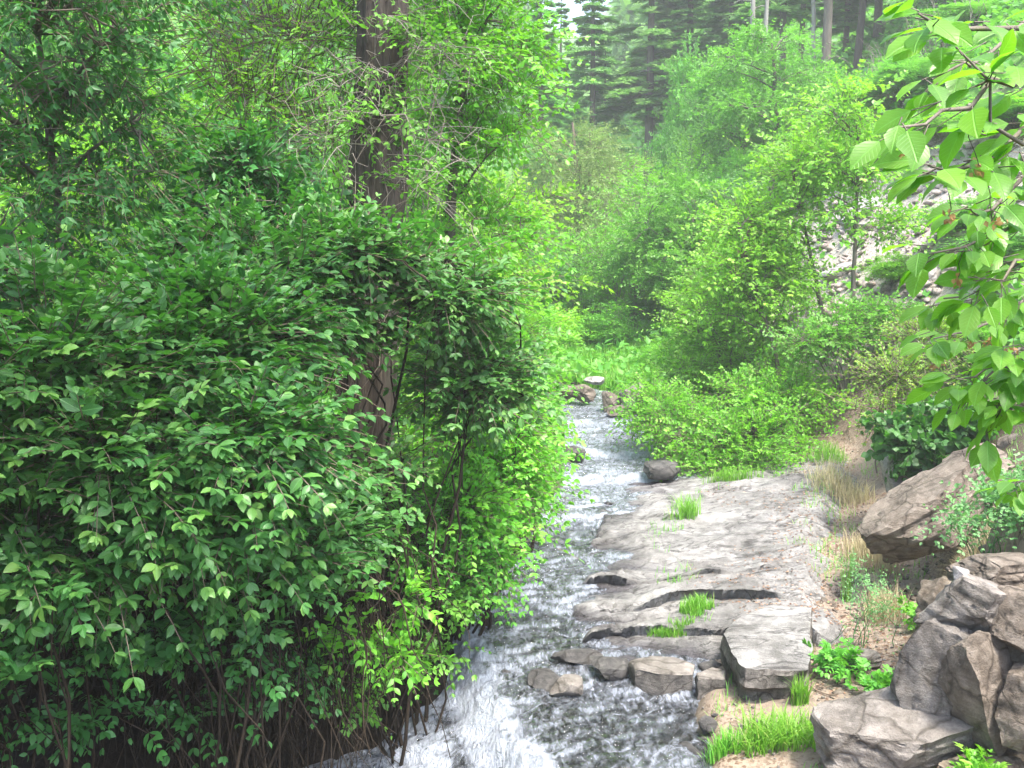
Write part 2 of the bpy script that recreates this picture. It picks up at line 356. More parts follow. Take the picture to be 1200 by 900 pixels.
# water: clear, tinted body with a mirror-like rippled skin, plus real foam where it breaks
wm, t, N, L, out = new_mat('stream_water')
tc = N('NewGeometry'); co = tc.outputs['Position']
mp = N('Mapping'); mp.inputs['Rotation'].default_value = (0, 0, radians(12)); mp.inputs['Scale'].default_value = (1.6, .7, 1); L(co, mp.inputs[0])
nb = noise_n(N, L, mp.outputs[0], 11, 6, .62, 1.4); nb2 = noise_n(N, L, mp.outputs[0], 38, 4, .65, 1.0)
fo = N('Attribute'); fo.attribute_name = 'foam'
mfo = N('Mapping'); mfo.inputs['Rotation'].default_value = (0, 0, radians(10)); mfo.inputs['Scale'].default_value = (2.6, .9, 1); L(co, mfo.inputs[0])
nf = noise_n(N, L, mfo.outputs[0], 10, 9, .7, 1.2)
fa = N('Math', operation='ADD'); L(fo.outputs['Fac'], fa.inputs[0]); L(nf, fa.inputs[1])
ff = N('MapRange'); L(fa.outputs[0], ff.inputs[0]); ff.inputs[1].default_value = .64; ff.inputs[2].default_value = 1.18; ff.clamp = True
hm = N('Math', operation='MULTIPLY_ADD'); L(nb2, hm.inputs[0]); hm.inputs[1].default_value = .35; L(nb, hm.inputs[2])
b = N('Bump'); b.inputs['Strength'].default_value = 1.0; b.inputs['Distance'].default_value = .07; L(hm.outputs[0], b.inputs['Height'])
gl = N('BsdfGlossy'); gl.inputs['Roughness'].default_value = .08; gl.inputs[0].default_value = (1, 1, 1, 1); L(b.outputs[0], gl.inputs['Normal'])
tr = N('BsdfTransparent'); tr.inputs[0].default_value = (.62, .68, .70, 1)
fr = N('Fresnel'); fr.inputs[0].default_value = 1.85; L(b.outputs[0], fr.inputs['Normal'])
mx = N('MixShader'); L(fr.outputs[0], mx.inputs[0]); L(tr.outputs[0], mx.inputs[1]); L(gl.outputs[0], mx.inputs[2])
df = N('BsdfPrincipled'); df.inputs['Base Color'].default_value = (.42, .46, .54, 1); df.inputs['Roughness'].default_value = .35; L(b.outputs[0], df.inputs['Normal'])
mx2 = N('MixShader'); L(ff.outputs[0], mx2.inputs[0]); L(mx.outputs[0], mx2.inputs[1]); L(df.outputs[0], mx2.inputs[2]); L(mx2.outputs[0], out.inputs[0])
M_water = wm

# ------------------------------------------------------------------ ground sheet
def spaced(lo, hi, f0, f1, fine, grow):
    a = list(np.arange(f0, f1, fine)); s = fine; v = f1
    while v < hi: a.append(v); s *= grow; v += s
    a.append(hi); s = fine; v = f0 - fine; b = []
    while v > lo: b.append(v); s *= grow; v -= s
    b.append(lo); return np.array(b[::-1] + a)
gx = spaced(-170, 170, -1.8, 5., .05, 1.05); gy = spaced(-12, 320, 4.5, 14., .05, 1.03)
X, Y = np.meshgrid(gx, gy)
Z = terrain(X, Y)
# a rocky, uneven face on the near right bank
def zones(X, Y):
    c = cx(Y); h = hw(Y); r = X - c - h; n = fbm(X * .8, Y * .8, 0, 40, 4)
    e = edge(X, Y)
    bankz = (r > .6) * sst(9.5, 8, Y) * sst(-.3, .3, n + .25) * (Y > 2)
    path = sst(-.2, .2, r) * sst(0, .5, 3.4 - r + n) * sst(18, 14, Y) * (Y > 0)
    path = np.maximum(path, bankz * .8)
    scr = sst(2.4, 3.2, r + n * .8) * sst(7.2, 5.8, r + n) * sst(11, 14, Y + n) * sst(27, 23, Y + n * 3)
    herb = np.clip(1 - path, 0, 1) * np.where(X > c, sst(9, 12, Y), sst(9, 14, Y))
    herb = np.clip(herb - scr * .85, 0, 1) * sst(-.35, .25, n + .15)
    herb = np.where(Y > 19, np.maximum(herb, 1 - scr), herb)
    bed = sst(.12, -.02, e)
    return path, scr, herb * (1 - bed), bed
pa, sc, he, be = zones(X, Y)
ny, nx = X.shape
idx = np.arange(nx * ny).reshape(ny, nx)
F = np.stack([idx[:-1, :-1], idx[:-1, 1:], idx[1:, 1:], idx[1:, :-1]], -1).reshape(-1, 4)
me = make_mesh('ground', np.stack([X, Y, Z], -1).reshape(-1, 3), [F], M_ground,
               {'path': pa.ravel(), 'scree': sc.ravel(), 'herb': he.ravel(), 'bed': be.ravel(), 'bank_shade': (sst(.45, .0, X - cx(Y) + hw(Y) * .8) * sst(10.5, 9, Y)).ravel()}, True)
tag(obj('ground', me), None, None, kind='structure')

# ------------------------------------------------------------------ stream
def water_z(x, y):
    z = np.where(y > 19.3, zw_flow(1.2, np.minimum(y, 20) + 0 * x), zw_flow(x, y))
    flow = 1.
    yy = y * 1.0; xx = x - cx(np.minimum(y, 19))
    steep = np.clip((z - np.where(y > 19.3, z, zw_flow(x - .12, y))) / .12, 0, 1)
    lump = fbm(xx * 2.2, yy * 1.6, 0, 50, 3)
    z = z + .035 * lump + .020 * (1 - 2 * np.abs(fbm(xx * 4 + lump * 2, yy * 5.5 + lump * 2, 0, 51, 3))) + .010 * fbm(xx * 14 + lump * 3, yy * 17, 0, 52, 2)
    z = z + steep * (.10 * fbm(x * 5 + y * 4, y * 3.5, 0, 56, 4) + .05 * noise(x * 13, y * 12, 0, 57))
    # short drops over hidden stones
    for (ys, a) in ((10.9, .05), (12.6, .06), (14.2, .06), (16.3, .06), (9.4, .035), (8.4, .03)):
        k = yy - ys - .35 * noise(xx * 1.3, ys, 0, 60)
        z = z + a * (sst(-.12, .12, k) - sst(-.12, 1.6, k)) - a * .5 * np.exp(-((k + .22) / .12) ** 2)
    return z, steep
wx = np.arange(-3.6, 3.2, .028); wy = np.concatenate([np.arange(4.0, 13.0, .028), np.arange(13., 24.5, .05)])
X, Y = np.meshgrid(wx, wy); Z, ST = water_z(X, Y)
e = edge(X, Y); lump = fbm((X - cx(Y)) * 2.2, Y * 1.6, 0, 50, 3)
gyz = np.gradient(Z, axis=0) / np.gradient(Y, axis=0); gxz = np.gradient(Z, axis=1) / .028
sl_ = np.sqrt(gyz ** 2 + gxz ** 2)
foam = .42 * np.clip(sl_ * 1.5, 0, 1) + .20 * sst(.0, .35, ST) * (.6 + .8 * fbm(X * 7 + Y * 2, Y * 7 - X * 3, 0, 55, 3)) + .10 * lump
foam += .16 * sst(-.7, -1.3, X) * sst(7.6, 6.6, Y) + .10 * sst(9, 13, Y) + .12
lowl = sst(-.30, -.48, Z) * .05; foam += lowl
ny, nx = X.shape; idx = np.arange(nx * ny).reshape(ny, nx)
F = np.stack([idx[:-1, :-1], idx[:-1, 1:], idx[1:, 1:], idx[1:, :-1]], -1).reshape(-1, 4)
keep = (e < .45).ravel()[F].all(1); F = F[keep]
used = np.unique(F); remap = np.full(nx * ny, -1); remap[used] = np.arange(len(used))
me = make_mesh('water', np.stack([X, Y, Z], -1).reshape(-1, 3)[used], [remap[F]], M_water, {'foam': foam.ravel()[used]}, True)
tag(obj('water', me), None, None, kind='structure')

# distant mountain seen through the notch
rng = np.random.default_rng(5)
mxs = np.linspace(-165, 165, 120); mys = np.linspace(0, 1, 14); X, T = np.meshgrid(mxs, mys)
Hm = 74 + 26 * fbm(mxs / 50, 0 * mxs, 0, 71, 4) - 10 * np.exp(-((mxs - 22) / 12) ** 2)
Z = T * Hm[None] - 20 + 12 * fbm(X / 40, T * 5, 0, 72, 4) * T; Yy = 250 + 60 * T + 8 * fbm(X / 60, T * 4, 0, 73, 4)
ny, nx = X.shape; idx = np.arange(nx * ny).reshape(ny, nx); F = np.stack([idx[:-1, :-1], idx[:-1, 1:], idx[1:, 1:], idx[1:, :-1]], -1).reshape(-1, 4)
mm, t, N, L, out = new_mat('mountain_rock'); tc = N('NewGeometry'); n = noise_n(N, L, tc.outputs['Position'], .03, 8, .65)
p = N('BsdfPrincipled'); L(ramp(N, L, n, [(.4, (.05, .09, .05)), (.6, (.32, .30, .28))]), p.inputs['Base Color']); p.inputs['Roughness'].default_value = 1; L(p.outputs[0], out.inputs[0])
tag(obj('mountain', make_mesh('mountain', np.stack([X, Yy, Z], -1).reshape(-1, 3), [F], mm, None, True)), None, None, kind='structure')

# ------------------------------------------------------------------ rocks
_ico = {}
def ico(sub):
    if sub not in _ico:
        import bmesh
        b = bmesh.new(); bmesh.ops.create_icosphere(b, subdivisions=sub, radius=1)
        b.verts.ensure_lookup_table()
        _ico[sub] = (np.array([v.co[:] for v in b.verts]), np.array([[v.index for v in f.verts] for f in b.faces])); b.free()
    return _ico[sub]
def rock_verts(seed, size, facets=9, sub=4, rough=.05, box=.5):
    rng = np.random.default_rng(seed); V, F = ico(sub); V = V.copy()
    # box-ish then clipped by random planes: angular broken stone
    m = np.max(np.abs(V), axis=1, keepdims=True); V = V * (1 - box) + V / m * box * .86
    for i in range(facets):
        n = norm(rng.normal(size=3) * [1, 1, .8]); d = rng.uniform(.55, .82)
        s = V @ n - d; V = V - np.maximum(s, 0)[:, None] * n * .97
    V = V * (1 + rough * fbm(V[:, 0] * 2 + seed, V[:, 1] * 2, V[:, 2] * 2, seed, 4)[:, None] * 2)
    # thin bedding notches
    V[:, :2] *= (1 + rough * .8 * noise(V[:, 2] * 7 + seed, V[:, 0] * .8, V[:, 1] * .8, seed + 3))[:, None]
    if sub >= 4:
        f = fbm(V[:, 0] * 5 + seed, V[:, 1] * 5, V[:, 2] * 5, seed + 9, 3); f2 = noise(V[:, 0] * 3 + V[:, 2] * 4, V[:, 1] * 3, V[:, 2] * 3 + seed, seed + 4)
        V = V * (1 + .05 * f - .05 * np.exp(-(f2 / .06) ** 2))[:, None]
    return V * np.asarray(size) / 2 / .86, F
def rotm(rx, ry, rz): return np.array(Euler((radians(rx), radians(ry), radians(rz))).to_matrix())
def rock(name, label, pos, size, rot=(0, 0, 0), seed=1, facets=9, mat=None, sub=4, rough=.05, box=.5, cat='rock', group=None):
    V, F = rock_verts(seed, size, facets, sub, rough, box); V = V @ rotm(*rot).T
    me = make_mesh(name, V, [F], mat or R_grey, {'wet': np.zeros(len(V))}, False)
    me.polygons.foreach_set('use_smooth', np.ones(len(F), bool))
    try: me.set_sharp_from_angle(angle=radians(28))
    except Exception: pass
    return tag(obj(name, me, loc=pos), label, cat, group)

# bedrock shelf: tilted beds, stepped where they break off
sx = np.arange(.3, 5.0, .018); sy = np.arange(6.9, 13.4, .014); X, Y = np.meshgrid(sx, sy)
c = cx(Y); h = hw(Y); r = X - c - h
R0 = np.interp(Y, [4, 7, 9, 11, 13], [.6, 1.0, 1.6, 2.2, 2.2])
base = zw_flow(.8, Y) + .02 + .15 * np.clip(r, -.6, 3)
bb = base + .10 * fbm(X * .55, Y * 1.1, 0, 81, 3) + .035 * fbm(X * 2.2, Y * 4.5, 0, 82, 3) + .05
def terrace(b, s, k): 
    q = b / s; f = np.floor(q); u = q - f
    return (f + sst(k, 1, u) + .18 * u * (1 - sst(k, 1, u))) * s
def saw(q, s, w=.10):
    u = q - np.floor(q); return s * (sst(0, w, u) - u)
wq = Y + .16 * X + .62 * fbm(X * .6, Y * .8, 0, 88, 3) + .05 * fbm(X * 6, Y * 6, 0, 95, 3)
low = sst(9.8, 8.2, Y) * sst(1.3, .2, r)
am = np.clip(-.05 + 2.3 * fbm(X * 1.5, Y * 1.5, 0, 89, 3) + .85 * low, .0, 1.35)
u_ = wq / .75 - np.floor(wq / .75); Yl = Y - (.055 * np.clip(am, 0, 1.3)) * (sst(.0, .05, u_) * sst(.30, .06, u_)) + .03 * np.clip(am, 0, 1) * sst(.9, 1., u_)
Z = bb + saw(wq / .75, .085, .03) * np.clip(am, 0, 1.2) + saw((wq + .16 * fbm(X * 2, Y * 3, 0, 90, 3)) / .27, .040, .045) * np.clip(.25 + 2.0 * fbm(X * 1.9, Y * 1.9, 0, 98, 3) + .3 * low, 0, 1.1) - .022 * np.exp(-(noise(X * 1.6 + .5 * noise(X * 4, Y * 4, 0, 104), Y * .7, 0, 105) / .018) ** 2) + saw((wq * .9 + .25 * X + .05 * fbm(X * 5, Y * 6, 0, 94, 2)) / .08, .012, .2)
Z += .010 * fbm(X * 5, Y * 9, 0, 84, 4) + .003 * noise(X * 30, Y * 30, 0, 85)
ed = np.minimum.reduce([(r + .62) * 1.0, (R0 - r) * .8, (Y - 7.15) * .9, (12.9 - Y) * .8]) + .22 * fbm(X * 1.6, Y * 1.6, 0, 86, 4)
tz = terrain(X, Y)
Z = np.where(ed < .12, Z - (.12 - ed) * .9, Z)
Z = np.maximum(Z, tz - .12)
SHZ = Z
wet = sst(.12, .01, Z - zw_flow(.8, Y) - .03 * fbm(X * 4, Y * 4, 0, 87, 3)) 
ny, nx = X.shape; idx = np.arange(nx * ny).reshape(ny, nx)
F = np.stack([idx[:-1, :-1], idx[:-1, 1:], idx[1:, 1:], idx[1:, :-1]], -1).reshape(-1, 4)
keep = ((Z > tz - .1) & (ed > -.25)).ravel()[F].any(1); F = F[keep]
used = np.unique(F); remap = np.full(nx * ny, -1); remap[used] = np.arange(len(used))
me = make_mesh('rock_shelf', np.stack([X, Yl, Z], -1).reshape(-1, 3)[used], [remap[F]], R_shelf, {'wet': wet.ravel()[used]}, True)
tag(obj('rock_shelf', me), 'broad pale layered bedrock shelf sloping down into the stream', 'bedrock')

def prism_rock(name, label, pts, z0, z1, mat, seed, cat='rock', n=26):
    """broken block: outline seen from above, rough sides, flat bed on top"""
    pts = np.array([p[:2] for p in pts]); seg = np.roll(pts, -1, 0) - pts; L_ = np.linalg.norm(seg, axis=1); tot = L_.sum(); m = n * 5
    s = np.arange(m) / m * tot; cum = np.concatenate([[0], np.cumsum(L_)]); k = np.searchsorted(cum, s, side='right') - 1
    P = pts[k] + seg[k] * ((s - cum[k]) / L_[k])[:, None]; c = P.mean(0)
    rows = []
    for f in np.linspace(0, 1, 9):            # sides, rough and slightly undercut
        q = P + (P - c) * (.03 * fbm(P[:, 0] * 6, P[:, 1] * 6, f * 3, seed, 3))[:, None] * 2 - (P - c) * (.03 * (f < .01) + .02 * (f > .99))
        q = q + (P - c) * (.05 * noise(P[:, 0] * 3, f * 6, P[:, 1] * 3, seed + 5) + .04 * fbm(P[:, 0] * 12, P[:, 1] * 12, f * 5, seed + 6, 3))[:, None]
        rows.append(np.column_stack([q, np.full(m, z0 + (z1 - z0) * f) + .012 * fbm(P[:, 0] * 5, P[:, 1] * 5, 0, seed + 2, 3)]))
    for f in np.linspace(.97, 0.02, 14):      # top
        q = c + (P - c) * f
        rows.append(np.column_stack([q, z1 + .012 * sst(1, .9, np.full(m, f)) + .014 * fbm(q[:, 0] * 5, q[:, 1] * 5, 0, seed + 2, 4)]))
    V = np.concatenate(rows); nr = len(rows); i = np.arange(nr - 1)[:, None]; j = np.arange(m)[None]
    F = np.stack([i * m + j, i * m + (j + 1) % m, (i + 1) * m + (j + 1) % m, (i + 1) * m + j], -1).reshape(-1, 4)
    cap = (np.arange(m) + (nr - 1) * m)[None]
    o3 = np.array([c[0], c[1], z0])
    me = make_mesh(name, V - o3, [F, cap], mat, {'wet': np.zeros(len(V))}, True)
    me.materials.append(R_dark); mi = np.zeros(len(me.polygons), np.int32); mi[:8 * m] = 1; me.polygons.foreach_set('material_index', mi)  # side rows: dark stone, with their shade also painted into the colour
    try: me.set_sharp_from_angle(angle=radians(35))
    except Exception: pass
    return tag(obj(name, me, loc=o3), label, cat)
T_ = .31
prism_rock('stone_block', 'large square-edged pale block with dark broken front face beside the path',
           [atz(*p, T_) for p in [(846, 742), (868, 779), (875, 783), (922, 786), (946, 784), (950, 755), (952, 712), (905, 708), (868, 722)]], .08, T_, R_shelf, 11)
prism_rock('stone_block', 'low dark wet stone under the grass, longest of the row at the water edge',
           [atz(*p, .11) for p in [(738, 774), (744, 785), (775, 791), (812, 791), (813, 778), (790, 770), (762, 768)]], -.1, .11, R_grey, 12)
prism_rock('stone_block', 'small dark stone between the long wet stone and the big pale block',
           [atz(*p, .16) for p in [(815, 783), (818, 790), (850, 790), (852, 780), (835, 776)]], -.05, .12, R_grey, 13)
def rk(label, px, py, z, wpx, h, depth, rot=(0, 0, 0), seed=1, mat=None, **k):
    p = atz(px, py, z); t = np.linalg.norm((p - CAM)[1:]); wd = wpx / FPX * t
    return rock('boulder' if wd > .35 else 'stone', label, p, (wd, depth, h), rot, seed, mat=mat, cat='boulder' if wd > .35 else 'stone', **k)
rk('mossy greenish cobble half sunk in the foaming water', 664, 806, .0, 36, .16, .22, seed=21, mat=R_grey, sub=3)
rk('dark wet rock ledge poking out of the rapids left of the mossy cobble', 640, 800, -.03, 40, .14, .25, seed=22, mat=R_wet, sub=3)
rk('low dark wet slab breaking the rapids above the mossy cobble', 678, 770, .03, 60, .12, .2, seed=23, mat=R_wet, sub=3)
rk('dark pointed wet rock in shallow water left of the grassy stone row', 716, 780, .05, 46, .16, .25, (0, 10, 20), 24, R_wet, sub=3)
rk('wet brown rock in the channel at the foot of the big bright shrub', 778, 551, .32, 44, .22, .5, seed=25, mat=R_wet, sub=3)
rk('flat brown stone just under the rounded upstream boulder', 727, 483, .42, 30, .2, .4, seed=26, mat=R_brown, sub=3)
rk('dark wet rocks under leaves at the left edge of the rapids', 672, 534, .3, 36, .25, .4, seed=27, mat=R_wet, sub=3)
rk('large rounded grey boulder at the head of the visible stream', 739, 466, .62, 34, .5, .5, (0, -12, 0), 28, R_grey, rough=.04)
rk('smaller dark boulder leaning against the large rounded one upstream', 716, 472, .5, 26, .38, .4, (0, 8, 0), 29, R_brown)
rk('brown stone at the bend where the stream disappears left', 684, 461, .55, 26, .3, .4, seed=30, mat=R_brown)
rk('leftmost small brown stone at the stream bend under overhanging leaves', 666, 460, .55, 22, .26, .4, seed=31, mat=R_brown, sub=3)
rk('flat pale stone on the grassy bank above the stream bend', 698, 446, .66, 26, .14, .4, seed=32, mat=R_pale, sub=3)
g = on_ground(716, 398)
rock('stone', 'lone white stone lying in the green meadow beyond the stream', g + [0, 0, .08], (.42, .35, .28), (0, 0, 20), 33, mat=R_pale, sub=3, cat='stone')
# boulder pile on the right
def rkg(label, px, py, Yd, size, rot=(0, 0, 0), seed=1, mat=None, **k):
    p = at(px, py, Yd); return rock('boulder', label, p, size, rot, seed, mat=mat, cat='boulder', **k)
rkg('big slanting grey-brown slab boulder leaning uphill beside the path', 1088, 602, 8.1, (1.08, .8, .46), (0, -34, -8), 41, R_brown, facets=6, box=.7, sub=5)
rkg('rounded overhanging rock on top of the slanting slab boulder', 1143, 545, 8.35, (.42, .5, .30), (0, -25, 10), 42, R_brown, sub=5)
rkg('dark rock wedged right of the slanting slab with a black gap between', 1172, 596, 8.1, (.42, .5, .48), (0, -20, 30), 43, R_brown, sub=5)
rkg('pale smooth boulder behind the slanting slab, half hidden by ivy-like leaves', 1064, 545, 9.6, (.62, .6, .68), (5, 0, 15), 44, R_pale, sub=5)
rkg('brown rock at the right edge above the wedged dark rock', 1200, 530, 8.9, (.5, .5, .45), (0, 10, 50), 45, R_brown)
rkg('flat sloping grey bed of rock low at the path edge', 1040, 862, 5.35, (.72, .75, .32), (8, -12, 15), 46, R_grey, sub=5, box=.8, facets=5)
rkg('dark grey fractured slab leaning out of the earth bank above the flat sloping rock', 1088, 792, 5.42, (.34, .5, .74), (6, 10, -30), 147, R_grey, sub=5, box=.85, facets=10)
rkg('broad brown rock beside the dark leaning slab in the earth bank', 1142, 805, 5.2, (.36, .45, .62), (0, -8, 20), 48, R_brown, sub=5, box=.8, facets=10)
rkg('upper angular rock jutting from the earth bank', 1137, 715, 5.35, (.30, .4, .36), (10, 14, 35), 49, R_grey, sub=5, box=.8, facets=10)
rkg('rock at the right edge high in the earth bank', 1190, 730, 5.2, (.28, .4, .34), (0, 14, 5), 50, R_brown, sub=5, facets=10)
rkg('rock at the right edge low in the earth bank', 1198, 830, 5.0, (.26, .4, .40), (0, 8, 5), 51, R_brown, sub=5, facets=10)
rkg('flat-topped brown rock capping the earth bank at the right edge', 1175, 668, 5.6, (.50, .4, .22), (0, -6, 10), 57, R_brown, sub=5, box=.8)
M_earth = rock_mat('earth', (.13, .10, .07), (.24, .19, .14), (.34, .29, .23), 2.6, web=.2)
def crumbly(label, px, py, Yd, size, rot, seed):
    V, F = rock_verts(seed, (1, 1, 1), 12, 6, .10, .5); V = V * (1 + .10 * fbm(V[:, 0] * 5, V[:, 1] * 5, V[:, 2] * 5, seed, 4) + .05 * fbm(V[:, 0] * 16, V[:, 1] * 16, V[:, 2] * 16, seed + 1, 4))[:, None]
    V = (V * np.array(size)) @ rotm(*rot).T; p = at(px, py, Yd)
    tag(obj('earth_bank', make_mesh('earth_bank', V, [F], M_earth, {'wet': np.zeros(len(V))}, True), loc=p), label, 'earth bank')
crumbly('crumbling brown earth bank holding the fractured rocks at the lower right', 1222, 815, 5.35, (.95, 1.2, 1.25), (0, 0, 12), 501)
crumbly('low mound of loose earth packed behind the dark leaning slab', 1130, 735, 5.95, (.55, .45, .55), (0, 0, -10), 502)
crumbly('small heap of earth and debris between the bottom rocks', 1150, 905, 5.0, (.42, .3, .16), (0, 0, 0), 503)
rkg('small pale stone sitting on top of the earth bank', 1125, 672, 5.4, (.11, .1, .07), (0, 0, 0), 52, R_pale, sub=3)
rkg('grey cobble between grass tufts at the lower path', 928, 856, 6.0, (.17, .2, .1), (0, 0, 0), 53, R_grey, sub=3)
rkg('flat pale stone at the bottom edge between grass and rock', 962, 890, 5.6, (.22, .3, .1), (0, 0, 20), 54, R_pale, sub=3)
rkg('dark wet stone at the water edge near the bottom tuft', 812, 888, 5.9, (.16, .25, .14), (0, 0, 10), 55, R_wet, sub=3)
rkg('small block of rock poking from the path under weeds', 1000, 772, 6.6, (.30, .25, .14), (0, 0, 10), 56, R_grey, sub=4, box=.8)
for (px, py, wpx, lb, sd) in [(944, 380, 62, 'long tilted grey slab lying on the rocky slope', 61), (1012, 250, 60, 'pinkish white ledge high on the scree slope', 62), (985, 322, 40, 'pale block on the scree beside the slender tree', 63),
                          (1085, 330, 50, 'grey rock on the scree behind the overhanging leaves', 65)]:
    g = on_ground(px, py); wd = wpx / FPX * g[1]
    rock('boulder', lb, g + [0, 0, .05], (wd, wd * .7, wd * .4), (0, -25, 20), sd, mat=R_pale, cat='boulder')

# loose scree: countless broken stones
rng = np.random.default_rng(8)
def scatter_stones(name, label, n, sampler, smin, smax, mat, seed, sub=1, sink=.2):
    mb = MB(); rng = np.random.default_rng(seed); x, y, sel = sampler(rng, n); x = x[sel]; y = y[sel]; z = terrain(x, y)
    variants = [rock_verts(100 + i, (1, .8, .45), 9, sub, .08, .7) for i in range(8)]
    S = smin * (smax / smin) ** (rng.random(len(x)) ** 2.2)
    for v, (V, F) in enumerate(variants):
        k = np.nonzero(np.arange(len(x)) % 8 == v)[0]
        if not len(k): continue
        an = rng.random(len(k)) * 2 * pi; tl = rng.normal(0, .35, len(k))
        ca, sa, ct, st = np.cos(an), np.sin(an), np.cos(tl), np.sin(tl)
        P = V[None] * S[k][:, None, None]
        X1 = P[..., 0] * ct[:, None] - P[..., 2] * st[:, None]; Z1 = P[..., 0] * st[:, None] + P[..., 2] * ct[:, None]
        X2 = X1 * ca[:, None] - P[..., 1] * sa[:, None]; Y2 = X1 * sa[:, None] + P[..., 1] * ca[:, None]
        Q = np.stack([X2 + x[k][:, None], Y2 + y[k][:, None], Z1 + (z[k] + S[k] * sink)[:, None]], -1)
        off = (np.arange(len(k)) * len(V))[:, None, None]
        mb.add(Q.reshape(-1, 3), [(F[None] + off).reshape(-1, 3)], np.repeat(rng.random(len(k)), len(V)))
    return tag(obj(name, mb.mesh(name, mat)), label, None, kind='stuff')
def s_scree(rng, n):
    y = rng.uniform(9, 34, n); r = rng.uniform(1.8, 12, n); x = cx(y) + hw(y) + r
    p, s, h_, b_ = zones(x, y); return x, y, (s > rng.random(n) * .8)
scatter_stones('scree', 'loose pale broken stones covering the right slope', 17000, s_scree, .05, .30, R_pink, 3)
def s_path(rng, n):
    y = rng.uniform(4.6, 14, n); x = cx(y) + hw(y) + rng.uniform(-.1, 3.0, n); return x, y, rng.random(n) < .35 + .5 * (fbm(x, y, 0, 66, 3) > 0)
scatter_stones('gravel', 'fine gravel and chips strewn over the path', 9000, s_path, .008, .045, R_grey, 4, 1, .1)
def s_bed(rng, n):
    y = 4.2 + 16 * rng.random(n); x = cx(y) + rng.uniform(-.6, 1.1, n) * hw(y); return x, y, np.ones(n, bool)
scatter_stones('stream_pebbles', 'dark rounded stones on the stream bed', 1600, s_bed, .05, .24, R_wet, 6, 2, .1)

# ------------------------------------------------------------------ plants
def ground_z(x, y): return float(terrain(np.array([x]), np.array([y]))[0])
def blob_points(rng, blobs, n, shell=.55, zmin=None):
    """n points in a union of ellipsoids, denser towards the outside"""
    vol = np.array([b[3] * b[4] * b[5] for b in blobs]) ** .67; k = rng.choice(len(blobs), n, p=vol / vol.sum())
    B = np.array(blobs, float)[k]; d = norm(rng.normal(size=(n, 3)))
    rad = (shell + (1 - shell) * rng.random(n)) * (1 + .18 * noise(d[:, 0] * 2.5 + k, d[:, 1] * 2.5, d[:, 2] * 2.5, 7))
    P = B[:, :3] + d * B[:, 3:6] * rad[:, None]
    return P, d
def sprays(mb, tw, rng, S0, D, Lt, m, size, kind, flat=.55, droop=.2, ratio=1., pair=True, twr=.002, tipc=.0, hang=0., rbias=0.):
    """leafy twigs: starts S0 (n,3), directions D, leaves in pairs along each"""
    n = len(S0); Lt = np.broadcast_to(Lt, (n,)) * rng.uniform(.6, 1.25, n); D = norm(D)
    t = np.linspace(.2, 1, m)
    pt = S0[:, None] + D[:, None] * (t[None, :, None] * Lt[:, None, None]); pt[..., 2] -= droop * Lt[:, None] * t[None] ** 2
    tang = D[:, None] - np.array([0, 0, 1.]) * (2 * droop * t)[None, :, None]; tang = norm(tang)
    up = norm(np.array([0, 0, 1.]) * flat + rng.normal(0, .45, (n, 1, 3)) * (1 - flat * .6) + np.zeros((n, m, 3)))
    side = norm(np.cross(tang, up)); base = rng.random(n) * .72 + .06
    sizes = size * rng.uniform(.55, 1.25, (n, m)) * (1 - .25 * t)[None]
    for sg in ((1, -1) if pair else (1,)):
        s_ = sg if pair else np.where(np.arange(m) % 2, 1, -1)[None, :, None]
        a = rng.uniform(.6, 1.15, (n, m, 1))
        ld = norm(tang * np.cos(a) + side * s_ * np.sin(a) + rng.normal(0, .16, (n, m, 3)) - np.array([0, 0, hang]))
        ln = up + rng.normal(0, .28, (n, m, 3))
        rn = np.clip(base[:, None] + rng.normal(0, .12, (n, m)) + tipc * t[None] ** 3 + rbias, 0, 1)
        leaves(mb, pt.reshape(-1, 3), ld.reshape(-1, 3), ln.reshape(-1, 3), sizes.ravel(), kind, rn.ravel(), ratio)
    ld = tang[:, -1] + rng.normal(0, .15, (n, 3))
    leaves(mb, pt[:, -1], ld, up[:, -1] + rng.normal(0, .2, (n, 3)), sizes[:, -1], kind, np.clip(base + tipc + rbias, 0, 1), ratio)
    if tw is not None:
        P = np.concatenate([S0[:, None], pt[:, [m // 2]], pt[:, [-1]]], 1)
        tubes(tw, P, np.tile([twr * 1.3, twr, twr * .5], (n, 1)), 3)

